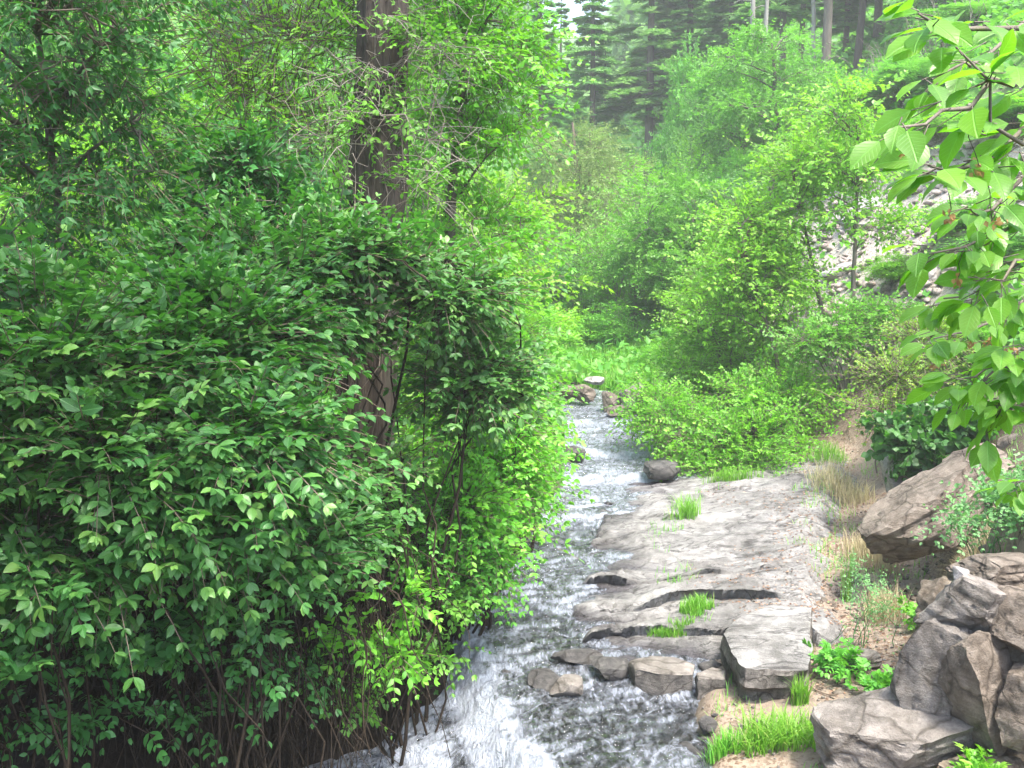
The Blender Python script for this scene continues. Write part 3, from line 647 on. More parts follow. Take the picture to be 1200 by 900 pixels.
def bush(name, label, cat, foot, blobs, leafmat, clumps=60, per=14, leaf=.07, kind='oval', tw_len=.28, m=4, clump_r=.22, flat=.55,
         stems=9, stem_r=.014, bark=None, seed=1, droop=.2, tipc=.3, trunk=None, twigs=True, group=None, ratio=1., shell=.55, hang=0.,
         foliage='foliage', stemname='stems', outward=.9, rbias=0.):
    """blobs in world space (x,y,z,rx,ry,rz); foot = (x,y) where it grows"""
    rng = np.random.default_rng(seed)
    fz = ground_z(*foot) - .03; o3 = np.array([foot[0], foot[1], fz])
    C, d = blob_points(rng, blobs, clumps, shell)
    C[:, 2] = np.maximum(C[:, 2], terrain(C[:, 0], C[:, 1]) + .12)
    cc = np.repeat(C, per, 0); dd = np.repeat(d, per, 0); n = len(cc)
    g = rng.normal(0, 1, (n, 3)); rl = np.repeat(rng.uniform(.6, 1.35, clumps), per)
    st = cc + g * clump_r * rl[:, None] * [.75, .75, .36]
    D = norm(dd * outward + norm(g) * .8 + [0, 0, .25])
    sm = MB(); mb = MB(); tw = (MB() if clumps >= 60 else sm) if twigs else None
    sprays(mb, tw, rng, st - D * tw_len * .4, D, tw_len, m, leaf, kind, flat, droop, ratio, True, .0022 if leaf > .05 else .004, tipc, hang, rbias)
    # limbs from the foot (or trunk) to the clumps
    if trunk is None:
        lim = C[rng.permutation(clumps)[:max(stems, 3)]]
        b0 = o3 + rng.normal(0, .09, (len(lim), 3)) * [1, 1, 0]
        P = curve(b0, lim, 12, .10, rng, .075); tubes(sm, P, np.linspace(stem_r, stem_r * .35, 12)[None] * rng.uniform(.6, 1.3, (len(lim), 1)), 5)
        nodes = P[:, 4:].reshape(-1, 3)
    else:
        TP, TR = trunk; TP = np.array(TP, float); TR = np.array(TR, float)
        tt = np.linspace(0, len(TP) - 1, 14); TPi = np.stack([np.interp(tt, np.arange(len(TP)), TP[:, i]) for i in range(3)], -1)
        TPi[1:-1] += rng.normal(0, .12 * TR[0], TPi[1:-1].shape)
        tubes(sm, TPi, np.interp(tt, np.arange(len(TR)), TR), 9); nodes = TPi[4:]
        lim = C[rng.permutation(clumps)[:max(stems, 3)]]
        kk = np.argmin(np.linalg.norm(lim[:, None] - nodes[None], axis=2) + np.maximum(nodes[None, :, 2] - lim[:, None, 2] + .3, 0) * 2, axis=1)
        P = curve(nodes[kk], lim, 6, .10, rng, .04); tubes(sm, P, np.linspace(stem_r, stem_r * .3, 6)[None] * rng.uniform(.6, 1.3, (len(lim), 1)), 5)
        nodes = np.concatenate([nodes, P[:, 2:].reshape(-1, 3)])
    kk = np.argmin(np.linalg.norm(C[:, None] - nodes[None], axis=2), axis=1)
    P = curve(nodes[kk], C, 5, .06, rng, .05); tubes(sm, P, np.linspace(stem_r * .45, stem_r * .15, 5)[None].repeat(clumps, 0), 4)
    k2 = rng.permutation(n)[:clumps * 3]
    P = curve(cc[k2], st[k2], 3, 0, rng, .03); tubes(sm, P, np.full((len(k2), 3), stem_r * .12), 3)
    root = tag(obj(name, None, loc=o3), label, cat, group)
    obj(foliage, mb.mesh(foliage, leafmat, off=o3), root)
    st_o = obj('trunk' if trunk is not None else stemname, sm.mesh('wood', bark or B_grey, True, off=o3), root)
    if tw is not None and tw is not sm: obj('twigs', tw.mesh('twigs', B_twig, off=o3), st_o)
    return root
def BL(*rows):
    """rows (px, py, depth, rx, ry, rz) -> world ellipsoids"""
    return [tuple(at(r[0], r[1], r[2])) + tuple(r[3:]) for r in rows]
def ft(px, Y): return (float(at(px, 450, Y)[0]), Y)

# --- the dogwood thicket on the left bank
DW = 'dogwood_shrub'
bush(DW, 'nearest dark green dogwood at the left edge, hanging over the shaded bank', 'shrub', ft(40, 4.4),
     [(-2.9, 2.6, 2.1, .7, .8, .8), (-3.0, 1.4, 2.3, .7, .7, .9)] + BL((40, 430, 4.4, .62, .6, .40), (-90, 500, 4.1, .7, .7, .55), (120, 520, 4.2, .42, .5, .32), (20, 610, 4.0, .45, .4, .28), (130, 650, 4.2, .3, .3, .12), (30, 720, 3.9, .25, .2, .08), (190, 440, 4.7, .45, .5, .35)),  # first two lobes lie out of view, added to block light from the bank
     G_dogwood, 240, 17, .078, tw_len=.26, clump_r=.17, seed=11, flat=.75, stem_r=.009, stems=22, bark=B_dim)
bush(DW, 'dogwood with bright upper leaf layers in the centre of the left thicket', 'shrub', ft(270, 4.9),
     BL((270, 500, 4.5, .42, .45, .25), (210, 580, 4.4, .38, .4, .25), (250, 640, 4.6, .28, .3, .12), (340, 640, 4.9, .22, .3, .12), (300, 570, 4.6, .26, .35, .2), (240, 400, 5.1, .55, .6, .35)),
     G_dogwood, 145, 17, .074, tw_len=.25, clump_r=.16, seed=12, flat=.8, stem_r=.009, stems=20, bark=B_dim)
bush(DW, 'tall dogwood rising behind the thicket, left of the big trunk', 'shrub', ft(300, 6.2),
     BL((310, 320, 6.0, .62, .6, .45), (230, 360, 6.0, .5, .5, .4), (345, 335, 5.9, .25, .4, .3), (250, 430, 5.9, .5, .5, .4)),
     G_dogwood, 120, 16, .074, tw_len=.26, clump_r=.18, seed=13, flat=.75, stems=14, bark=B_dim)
bush(DW, 'dogwood whose leafy arms cross in front of the big trunk', 'shrub', ft(470, 6.6),
     BL((450, 305, 6.3, .30, .3, .14), (425, 395, 6.4, .12, .2, .08), (440, 545, 6.0, .16, .25, .08), (520, 340, 6.4, .33, .4, .25), (550, 440, 6.6, .30, .4, .28), (395, 290, 6.1, .2, .3, .15)),
     G_dogwood, 95, 14, .072, tw_len=.26, clump_r=.16, seed=14, flat=.75, stems=14, bark=B_dim)
bush(DW, 'low dogwood mound right under the big trunk, reaching towards the water', 'shrub', (-1.9, 6.2),
     BL((380, 615, 5.4, .26, .35, .12), (330, 570, 5.3, .22, .3, .15)),
     G_dogwood, 42, 15, .07, tw_len=.24, clump_r=.15, seed=15, flat=.8, stems=8, bark=B_dim)
bush('streamside_shrub', 'yellow-green shrub right of the big trunk, leaning over the stream edge', 'shrub', ft(540, 7.8),
     BL((575, 500, 7.7, .40, .5, .42), (585, 555, 7.8, .38, .45, .34), (560, 610, 7.3, .34, .4, .28), (575, 470, 8.2, .4, .5, .35), (540, 585, 7.0, .2, .4, .25)),
     G_bright, 170, 14, .062, tw_len=.24, clump_r=.18, seed=16, flat=.6, stems=20, bark=B_dim, tipc=.4)
bush('streamside_shrub', 'darker leafy shrub over the far left edge of the stream above the rapids', 'shrub', ft(600, 9.6),
     BL((585, 470, 9.6, .5, .5, .4), (560, 410, 9.4, .5, .5, .4), (605, 530, 9.8, .33, .4, .3), (600, 590, 9.4, .22, .3, .25)),
     G_mid, 120, 14, .06, tw_len=.26, clump_r=.2, seed=17, stems=16, bark=B_dim)
bush('streamside_shrub', 'low dark green shrub dipping into the stream just above the falling water', 'shrub', (-1.0, 7.7),
     BL((540, 650, 7.1, .35, .35, .22), (500, 620, 6.8, .3, .3, .25), (570, 680, 7.2, .16, .2, .14)),
     G_mid, 60, 12, .055, tw_len=.22, clump_r=.15, seed=18, stems=12, bark=B_dim)
bush('sapling', 'fresh green young shoots hanging in front of the dark twigs near the falling water', 'sapling', (-1.8, 6.2),
     BL((432, 690, 5.6, .12, .12, .1), (460, 765, 5.7, .14, .15, .1), (405, 740, 5.5, .1, .1, .08), (395, 845, 5.6, .05, .05, .03), (480, 700, 5.8, .12, .1, .1)),
     G_bright, 18, 5, .066, tw_len=.16, clump_r=.10, seed=19, stems=6, stem_r=.005, bark=B_twig, shell=.2)
bush('sapling', 'round-leaved sprig lit in the dark hollow under the dogwoods', 'sapling', ft(270, 4.9),
     BL((245, 715, 4.7, .12, .12, .06), (300, 730, 4.7, .12, .1, .08), (200, 760, 4.6, .12, .1, .05), (350, 690, 4.8, .12, .08, .06), (150, 780, 4.4, .15, .1, .05), (120, 720, 4.4, .12, .1, .05)),
     G_dogwood, 26, 5, .066, tw_len=.14, clump_r=.08, seed=20, stems=7, stem_r=.006, bark=B_dim, shell=.2)
bush('sapling', 'drooping sprig of large leaves low at the left edge of the picture', 'sapling', ft(-10, 4.0),
     BL((60, 680, 3.9, .2, .15, .06), (10, 780, 3.8, .14, .12, .05), (95, 650, 4.0, .12, .12, .05)),
     G_dogwood, 14, 6, .078, tw_len=.16, clump_r=.10, seed=23, stems=6, stem_r=.007, bark=B_dim, shell=.2)

# dead, tangled twigs in the shade under the thicket
rng = np.random.default_rng(31)
mb = MB()
n = 1500; px = rng.uniform(-60, 430, n); Yd = 5.2 + rng.random(n) * 1.3 + (px > 300) * .4
A = np.array([at(a, 500, b) for a, b in zip(px, Yd)]); A[:, 2] = rng.uniform(.7, 1.6, n)
Bq = A + rng.normal(0, .28, (n, 3)); Bq[:, 2] = A[:, 2] - rng.uniform(.3, 1.2, n); Bq[:, 1] -= rng.uniform(0, .5, n)
Bq[:, 2] = np.maximum(Bq[:, 2], terrain(Bq[:, 0], Bq[:, 1]) + .02)
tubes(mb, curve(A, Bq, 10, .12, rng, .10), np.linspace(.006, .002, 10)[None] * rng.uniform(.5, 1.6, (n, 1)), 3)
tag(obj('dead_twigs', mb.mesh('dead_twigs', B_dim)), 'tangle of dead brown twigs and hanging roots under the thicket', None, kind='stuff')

# --- the big conifer with furrowed bark
def furrowed_trunk(mb, pts, radii, n=64, k=150, seed=1, depth=.11):
    pts = np.array(pts, float); t = np.linspace(0, 1, k); u = np.linspace(0, 1, len(pts))
    P = np.stack([np.interp(t, u, pts[:, i]) for i in range(3)], -1); R = np.interp(t, np.linspace(0, 1, len(radii)), radii)
    an = np.arange(n) / n * 2 * pi; A, Z = np.meshgrid(an, P[:, 2])
    f = noise(np.cos(A) * 4.5, np.sin(A) * 4.5, Z * 1.1, seed); f2 = noise(np.cos(A) * 9, np.sin(A) * 9, Z * 2.5, seed + 1)
    rr = R[:, None] * (1 + depth * (np.abs(f) * 1.6 - .5) + depth * .5 * f2)
    V = np.stack([P[:, 0:1] + np.cos(A) * rr, P[:, 1:2] + np.sin(A) * rr, Z], -1).reshape(-1, 3)
    i = np.arange(k - 1)[:, None]; j = np.arange(n)[None]
    mb.add(V, [np.stack([i * n + j, i * n + (j + 1) % n, (i + 1) * n + (j + 1) % n, (i + 1) * n + j], -1).reshape(-1, 4)])
bt = at(424, 560, 7.5); bx = bt[0]; gz = ground_z(bx, 7.5)
b2 = at(448, 60, 7.6)
root = tag(obj('fir_tree', None, loc=(bx, 7.5, gz)), 'big reddish-brown furrowed trunk standing in the left thicket', 'tree')
mb = MB(); furrowed_trunk(mb, [(bx, 7.5, gz - .1), (bx + .02, 7.5, gz + 1.0), (b2[0], 7.6, b2[2]), (b2[0] + .25, 7.7, 13.5)], [.34, .235, .225, .215, .2, .17, .13, .07], seed=3, depth=.20)
tr_ = obj('trunk', mb.mesh('trunk', B_red, True, off=(bx, 7.5, gz)), root)
rng = np.random.default_rng(41); mb = MB()
def on_trunk(z): f = (z - gz) / (b2[2] - gz); return np.array([bx + (b2[0] - bx) * f, 7.5, z])
nb = 46; zs = np.concatenate([rng.uniform(3.5, 4.4, 28), rng.uniform(4.4, 6.8, 18)])
A = np.array([on_trunk(z) for z in zs]); an = rng.uniform(-2.6, .5, nb); Lb = rng.uniform(.35, 1.0, nb)
Bq = A + np.stack([np.cos(an) * Lb, np.sin(an) * Lb, rng.uniform(-.55, .25, nb)], -1)
P = curve(A, Bq, 7, .12, rng, .045); tubes(mb, P, np.linspace(.005, .0015, 7)[None].repeat(nb, 0), 4)
for q in range(7):
    s0 = P[np.arange(nb), rng.integers(2, 6, nb)]; e0 = s0 + rng.normal(0, .22, (nb, 3)) + [0, 0, -.08]
    tubes(mb, curve(s0, e0, 5, .1, rng, .08), np.linspace(.0035, .0012, 5)[None].repeat(nb, 0), 3)
obj('dead_branches', mb.mesh('dead_branches', B_dead, off=(bx, 7.5, gz)), tr_)
# living crown high on the trunk
mb = MB(); sm = MB(); rng = np.random.default_rng(43)
def fir_branches(mb, sm, rng, base, H, z0, R, step, per, tw=.28, top_r=.12, leafw=1., sag=.25, thin=1.):
    zs = np.arange(z0, H, step)
    for z in zs:
        f = 1 - (z - z0) / (H - z0); L0 = (R - top_r) * f ** .8 + top_r; k = per
        an = rng.random() * 6 + np.arange(k) / k * 2 * pi + rng.normal(0, .22, k); L_ = L0 * rng.uniform(.55, 1.12, k)
        keep = rng.random(k) < thin; an = an[keep]; L_ = L_[keep]; k = len(an)
        if not k: continue
        A = np.tile(base + [0, 0, z], (k, 1)) + rng.normal(0, .04, (k, 3)); t = np.linspace(0, 1, 8)
        dirs = np.stack([np.cos(an), np.sin(an), np.zeros(k)], -1)
        P = A[:, None] + dirs[:, None] * (L_[:, None] * t)[..., None]
        P[..., 2] += (.12 * np.sin(t * pi) * 1 - sag * t + .10 * t ** 3)[None] * L_[:, None]
        tubes(sm, P, np.linspace(.02, .004, 8)[None].repeat(k, 0) * (.5 + L0 / 4), 4)
        nt_ = 11; tt = np.linspace(.22, 1, nt_)
        Q = np.stack([np.interp(tt, t, P[i, :, c_]) for i in range(k) for c_ in range(3)]).reshape(k, 3, nt_).transpose(0, 2, 1)
        side = np.cross(dirs, [0, 0, 1.])[:, None] + np.zeros((k, nt_, 3)); ln = (tw * (1.15 - .6 * tt))[None] * np.sqrt(L_ / max(R, .1))[:, None] * 1.6
        for sg in (1, -1, 0):
            d0 = norm(dirs[:, None] * .75 + side * sg * .8 + rng.normal(0, .13, (k, nt_, 3)) - [0, 0, .12])
            N_ = np.array([0, 0, .6]) + rng.normal(0, .8, (k, nt_, 3)); s0 = Q.reshape(-1, 3); d1 = d0.reshape(-1, 3)
            rn = np.clip(np.repeat(rng.random(k) * .6, nt_) + rng.normal(0, .15, k * nt_) + .2, 0, 1)
            leaves(mb, s0, d1, N_.reshape(-1, 3), ln.ravel(), 'needle', rn, 1.5 * leafw)
            for q in (.3, .6):
                s1 = s0 + d1 * (ln.ravel() * q)[:, None]
                for s2 in (1, -1):
                    dd = norm(d1 + s2 * np.cross(d1, [0, 0, 1.]) * .9 + rng.normal(0, .15, d1.shape))
                    leaves(mb, s1, dd, N_.reshape(-1, 3), ln.ravel() * .5, 'needle', rn, 1.7 * leafw)
tp = np.array([b2[0] + .1, 7.65, 0.])
fir_branches(mb, sm, rng, tp, 14, 8.2, 1.9, .5, 7)
obj('crown', mb.mesh('crown', G_conifer, off=(bx, 7.5, gz)), root); obj('branches', sm.mesh('branches', B_red, off=(bx, 7.5, gz)), tr_)

# --- broadleaf trees and shrubs behind the thicket
def tp_(px, Y, top, lean=0., r0=.06, r1=.02, zt=None):
    x, y = ft(px, Y); z = ground_z(x, y)
    zt = zt if zt is not None else at(px, top, Y)[2]
    return ([(x, y, z - .05), (x + lean * .3, y, z + (zt - z) * .4), (x + lean, y, zt)], [r0, (r0 + r1) / 2, r1])
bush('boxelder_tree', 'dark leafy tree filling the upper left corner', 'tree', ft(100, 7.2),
     BL((20, 40, 6.6, .9, .8, .6), (90, 170, 6.8, .75, .8, .5), (-20, 230, 6.6, .8, .8, .6), (140, 110, 7.2, .4, .5, .4), (30, 320, 7.0, .6, .5, .35), (90, -60, 6.8, 1., 1, .5)) + [(-2.6, 4.2, 5.3, 1.0, 1.0, .5), (-1.6, 3.2, 5.0, 1., .9, .4), (-3.4, 2.6, 4.4, .9, .9, .6), (-2.4, 1.6, 4.8, 1., .9, .45), (-.6, 2.0, 5.2, .8, .8, .4), (-.2, 4.3, 5.4, .8, .9, .35), (-1.3, 4.8, 5.6, .9, .8, .35), (-.9, 3.2, 5.1, .8, .8, .3), (-3.6, 1.2, 3.2, .6, .7, .7)],  # second list: unseen crown lobes added overhead to shade the lower left
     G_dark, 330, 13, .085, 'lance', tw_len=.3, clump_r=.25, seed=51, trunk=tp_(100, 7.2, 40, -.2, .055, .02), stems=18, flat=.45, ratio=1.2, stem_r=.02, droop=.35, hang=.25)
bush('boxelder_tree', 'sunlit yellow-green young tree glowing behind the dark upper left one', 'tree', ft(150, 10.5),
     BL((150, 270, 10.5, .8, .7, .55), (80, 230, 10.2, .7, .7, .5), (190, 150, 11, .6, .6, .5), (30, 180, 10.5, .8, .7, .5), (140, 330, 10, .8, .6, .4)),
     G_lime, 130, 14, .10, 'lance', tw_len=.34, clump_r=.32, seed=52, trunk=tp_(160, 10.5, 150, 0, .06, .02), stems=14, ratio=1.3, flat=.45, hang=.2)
bush('shrub', 'airy pale-leaved shrub with arching bare twigs left of the big trunk top', 'shrub', ft(330, 8.4),
     BL((330, 60, 8.2, .75, .6, .5), (290, 130, 8.2, .45, .5, .4), (380, 160, 8.0, .35, .4, .5), (260, 30, 8.4, .4, .5, .3), (390, 30, 8.2, .35, .5, .4)),
     G_lime, 90, 10, .05, 'kite', tw_len=.32, clump_r=.3, seed=53, stems=9, bark=B_dead, tipc=.2, trunk=None, stem_r=.013)
bush('shrub', 'dark broad-leaved shrub just above the thicket below the arching twigs', 'shrub', ft(285, 7.4),
     BL((285, 200, 7.2, .32, .3, .28), (320, 240, 7.2, .35, .3, .2), (250, 250, 7.3, .3, .3, .2)),
     G_dark, 48, 13, .075, tw_len=.26, clump_r=.18, seed=54, stems=10)
bush('alder_tree', 'leafy tree with dark limbs directly right of the big trunk', 'tree', ft(520, 9.0),
     BL((540, 60, 8.8, .7, .7, .55), (590, 130, 8.8, .45, .5, .4), (530, 190, 8.9, .5, .5, .4), (560, 270, 9.0, .55, .5, .4), (500, 0, 8.8, .7, .7, .4), (590, 20, 8.8, .5, .5, .5), (520, 340, 9, .5, .5, .4)),
     G_bright, 150, 12, .075, 'kite', tw_len=.3, clump_r=.24, seed=55, trunk=tp_(505, 9.0, 10, .35, .09, .03), stems=24, droop=.35, ratio=1.1)
bush('alder_tree', 'lime-green lower branches glowing right of the big trunk in the middle distance', 'tree', ft(560, 11.0),
     BL((580, 250, 11, .6, .6, .3), (585, 320, 11, .5, .6, .3), (540, 390, 10.8, .8, .6, .4), (500, 460, 10.5, .7, .6, .4)),
     G_lime, 110, 13, .085, 'kite', tw_len=.34, clump_r=.3, seed=56, trunk=tp_(555, 11, 260, 0, .06, .02), stems=14, ratio=1.1)
bush('shrub', 'sunlit bush glimpsed behind the left thicket beside the big trunk', 'shrub', ft(330, 9.5),
     BL((330, 400, 9.5, 1.0, .7, .6), (200, 420, 9.5, 1.1, .7, .6), (60, 420, 9.2, 1.2, .7, .7), (400, 470, 9.0, .6, .6, .5)),
     G_bright, 150, 13, .08, 'kite', tw_len=.32, clump_r=.32, seed=57, stems=18)

# --- right bank, near and middle
bush('willow_shrub', 'big rounded bright shrub at the right of the stream, front one by the rock shelf', 'shrub', ft(870, 13.2),
     BL((880, 520, 12.9, .85, .7, .50), (800, 500, 13.4, .55, .6, .42), (930, 470, 13.4, .5, .5, .42), (840, 560, 12.6, .42, .45, .25), (770, 470, 14, .4, .5, .4), (880, 470, 13.6, .7, .6, .4)),
     G_bright, 250, 14, .062, 'kite', tw_len=.26, clump_r=.22, seed=61, stems=30, flat=.5, ratio=1.15, tipc=.35)
bush('willow_shrub', 'tall pale green shrub behind the rounded one beside the stream', 'shrub', ft(850, 16.5),
     BL((865, 400, 16.5, .9, .9, .65), (830, 380, 17, .6, .8, .5), (900, 340, 16.8, .7, .7, .6), (860, 320, 17, .6, .7, .5), (805, 440, 16, .3, .6, .4)),
     G_bright, 230, 13, .075, 'kite', tw_len=.32, clump_r=.28, seed=62, stems=24, ratio=1.1, tipc=.4, rbias=.1)
def sapling_tree(label, px, Y, tops, seed, mat=G_lime, lean=0., base=None, n=66, leaf=.085, r0=.045):
    bush('maple_tree', label, 'tree', ft(px, Y), BL(*tops), mat, n, 12, leaf, 'kite', tw_len=.34, clump_r=.3, seed=seed,
         trunk=tp_(px, Y, tops[0][1] + 10, lean, r0, .015), stems=16, ratio=1.2, stem_r=.016, droop=.25, tipc=.35)
sapling_tree('slender upright tree with a bare dark stem in front of the scree', 995, 14.5,
     [(990, 130, 14.5, .5, .5, .35), (1000, 190, 14.5, .7, .6, .35), (960, 240, 14.4, .6, .5, .3), (1030, 260, 14.4, .35, .4, .3)], 63)
sapling_tree('slender tree leaning left with yellow-green crown beside the upright one', 968, 15.2,
     [(930, 200, 15, .6, .5, .35), (900, 260, 15.1, .6, .5, .35), (950, 170, 15.4, .5, .5, .3), (890, 310, 15, .5, .5, .3)], 64, lean=-.6)
sapling_tree('lime-green leaning tree low over the bright shrubs', 925, 14.6,
     [(860, 260, 14.8, .5, .5, .35), (880, 310, 14.6, .6, .5, .35), (930, 330, 14.6, .5, .5, .3), (850, 350, 14.8, .5, .5, .3)], 65, lean=-.8)
bush('shrub', 'dark green low bush at the foot of the slender trees', 'shrub', ft(1000, 13.6),
     BL((985, 390, 13.6, .42, .4, .25), (1030, 370, 13.8, .5, .4, .25), (950, 400, 13.4, .3, .3, .2)), G_mid, 75, 12, .07, 'kite', tw_len=.26, clump_r=.2, seed=66, stems=10)
bush('shrub', 'yellowing leafy bush at the path edge above the pale boulder', 'shrub', ft(1060, 10.8),
     BL((1055, 440, 10.8, .36, .35, .25), (1090, 400, 11.2, .5, .4, .3), (1030, 480, 10.4, .22, .25, .18)), G_yellow, 80, 12, .05, 'kite', tw_len=.22, clump_r=.18, seed=67, stems=12, rbias=-.15)
bush('grapevine', 'dark broad-leaved vine draped over the pale boulder', 'vine', ft(1100, 9.6),
     BL((1075, 520, 9.3, .28, .2, .2), (1110, 490, 9.4, .25, .25, .18), (1050, 500, 9.5, .15, .15, .12), (1095, 545, 9.1, .16, .15, .1)), G_dark, 60, 8, .085, tw_len=.18, clump_r=.12, seed=68, stems=12, stem_r=.008, flat=.3, ratio=1.5, hang=.4)
bush('herb', 'bluish green leafy weed growing on top of the earth bank', 'weed', (3.05, 6.2),
     [(2.85, 6.1, 1.40, .18, .2, .08), (3.1, 6.2, 1.46, .22, .25, .09), (3.35, 6.2, 1.55, .25, .25, .12)], G_blue, 65, 8, .034, 'kite', tw_len=.16, clump_r=.10, seed=69, stems=14, stem_r=.004, bark=G_blue, twigs=False, ratio=1.2)
bush('herb', 'grey-green wormwood-like weeds in the dry grass beside the path', 'weed', (2.5, 7.0),
     [(2.55, 6.8, .62, .14, .3, .12), (2.6, 7.4, .65, .1, .2, .1)], G_blue, 26, 7, .03, 'needle', tw_len=.2, clump_r=.09, seed=71, stems=12, stem_r=.003, bark=G_blue, twigs=False, ratio=1.6, rbias=.25)
for (lb, px, Y, sz, sd, m_) in [('broad-leaved weed growing beside the small block on the path', 1000, 6.5, .13, 72, G_mid), ('second broad-leaved weed lower on the path under the earth bank', 1050, 6.0, .13, 73, G_mid),
                          ('green weed low in front of the slanting boulder', 1100, 7.2, .16, 74, G_bright), ('tiny bright weed on the earth bank near the bottom right corner', 1178, 4.9, .05, 75, G_bright)]:
    x, y = ft(px, Y); z = ground_z(x, y)
    bush('herb', lb, 'weed', (x, y), [(x, y, z + sz * .5, sz, sz, sz * .5)], m_, 12, 6, .055, 'oval', tw_len=.11, clump_r=.06, seed=sd, stems=5, stem_r=.003, bark=m_, twigs=False)

# --- branches overhanging from the right, close to the lens
def overhang():
    rng = np.random.default_rng(77); foot = (2.9, 2.4); gz_ = ground_z(*foot); o3 = np.array([foot[0], foot[1], gz_])
    root = tag(obj('cottonwood_tree', None, loc=o3), 'close tree reaching in from the right with large glossy leaves and dry seed clusters', 'tree')
    tk = MB(); tubes(tk, [[(foot[0], foot[1], gz_ - .1), (2.85, 2.35, 2.2), (2.75, 2.3, 3.4), (2.5, 2.3, 5.2)]], [[.09, .075, .06, .03]], 10)
    t_o = obj('trunk', tk.mesh('trunk', B_grey, True, off=o3), root)
    br = MB(); lf = MB(); sds = []
    limbs = [[(1330, 90, 2.2), (1200, 85, 1.9), (1130, 120, 1.75), (1060, 140, 1.65)], [(1330, 20, 2.2), (1200, 30, 1.95), (1110, 30, 1.8), (1080, 20, 1.75)],
             [(1330, 200, 2.3), (1210, 150, 2.0), (1150, 200, 1.85), (1090, 195, 1.75)], [(1330, 260, 2.4), (1220, 240, 2.2), (1160, 280, 2.1), (1100, 300, 2.05)],
             [(1340, 330, 2.6), (1240, 330, 2.4), (1180, 360, 2.3), (1110, 340, 2.2)], [(1340, 390, 2.7), (1240, 400, 2.5), (1180, 430, 2.4), (1120, 440, 2.35)],
             [(1330, 160, 2.5), (1220, 190, 2.3), (1170, 240, 2.2), (1130, 250, 2.1)], [(1340, 470, 2.7), (1260, 470, 2.5), (1205, 480, 2.4), (1170, 470, 2.4)],
             [(1340, 300, 2.9), (1220, 330, 2.7), (1150, 380, 2.6), (1100, 400, 2.5)], [(1340, -20, 2.6), (1230, 0, 2.4), (1150, 70, 2.2), (1100, 90, 2.1)],
             [(1340, 350, 2.3), (1230, 300, 2.2), (1180, 310, 2.1), (1140, 350, 2.1)], [(1340, 440, 2.5), (1250, 430, 2.4), (1190, 400, 2.3), (1130, 470, 2.3)],
             [(1340, 230, 2.6), (1240, 220, 2.5), (1190, 200, 2.4), (1140, 300, 2.4)], [(1340, 120, 2.0), (1240, 110, 1.9), (1180, 170, 1.8), (1130, 60, 1.8)],
             [(1340, 480, 2.6), (1260, 440, 2.5), (1200, 430, 2.4), (1160, 500, 2.4)], [(1350, 540, 3.0), (1260, 545, 2.9), (1215, 560, 2.8), (1185, 575, 2.8)]]
    for li, L_ in enumerate(limbs):
        P = np.array([at(*q) for q in L_]); t = np.linspace(0, 3, 9)
        P = np.stack([np.interp(t, range(4), P[:, i]) for i in range(3)], -1); P[1:] += rng.normal(0, .008, P[1:].shape)
        start = np.array([2.8, 2.32, np.clip(P[0, 2] - .3, 2.0, 5.)])
        tubes(br, np.concatenate([start[None], P]), np.linspace(.008, .002, 10)[None], 5)
        for k in range(3, 9):
            for q in range(3 if li < 2 else 5):
                a = rng.uniform(.3, 1.2) * rng.choice([-1, 1]); tn = norm(P[k] - P[k - 1]); sv = norm(np.cross(tn, [0, 0, 1.]))
                d = norm(tn * cos(a) + sv * sin(a) + [0, 0, rng.uniform(-.5, .15)] + rng.normal(0, .12, 3))
                s0 = P[k] + rng.normal(0, .01, 3); pet = s0 + d * rng.uniform(.02, .05)
                tubes(br, np.stack([s0, pet])[None], [[.0015, .001]], 3)
                nrm = norm(np.array([0, 0, 1.]) + np.array([-.1, -.5, 0]) * rng.random() + rng.normal(0, .35, 3))
                leaves(lf, pet[None], (d + [0, 0, -.25])[None], nrm[None], (rng.uniform(.055, .092) if li in (0, 1, 14) else rng.uniform(.045, .08)), 'oval', rng.random(), 1.1)
        if li in (0, 2, 3, 4, 5, 8):
            for k in (5, 7):
                s0 = P[k]; e0 = s0 + [rng.normal(0, .02), 0, -rng.uniform(.04, .11)]
                tubes(br, curve(s0, e0, 5, 0, rng, .05), np.full((1, 5), .001), 3)
                m_ = 9; sd = MB(); leaves(sd, e0 + rng.normal(0, .006, (m_, 3)), rng.normal(0, 1, (m_, 3)) - [0, 0, .8], rng.normal(size=(m_, 3)), .014, 'kite', rng.random(m_), 1.3); sds.append(sd)
    obj('branches', br.mesh('branches', B_grey, True, off=o3), t_o)
    obj('leaves', lf.mesh('leaves', G_big, off=o3), root); [obj('seed_cluster', q_.mesh('seed_cluster', G_seed, off=o3), root) for q_ in sds]
overhang()

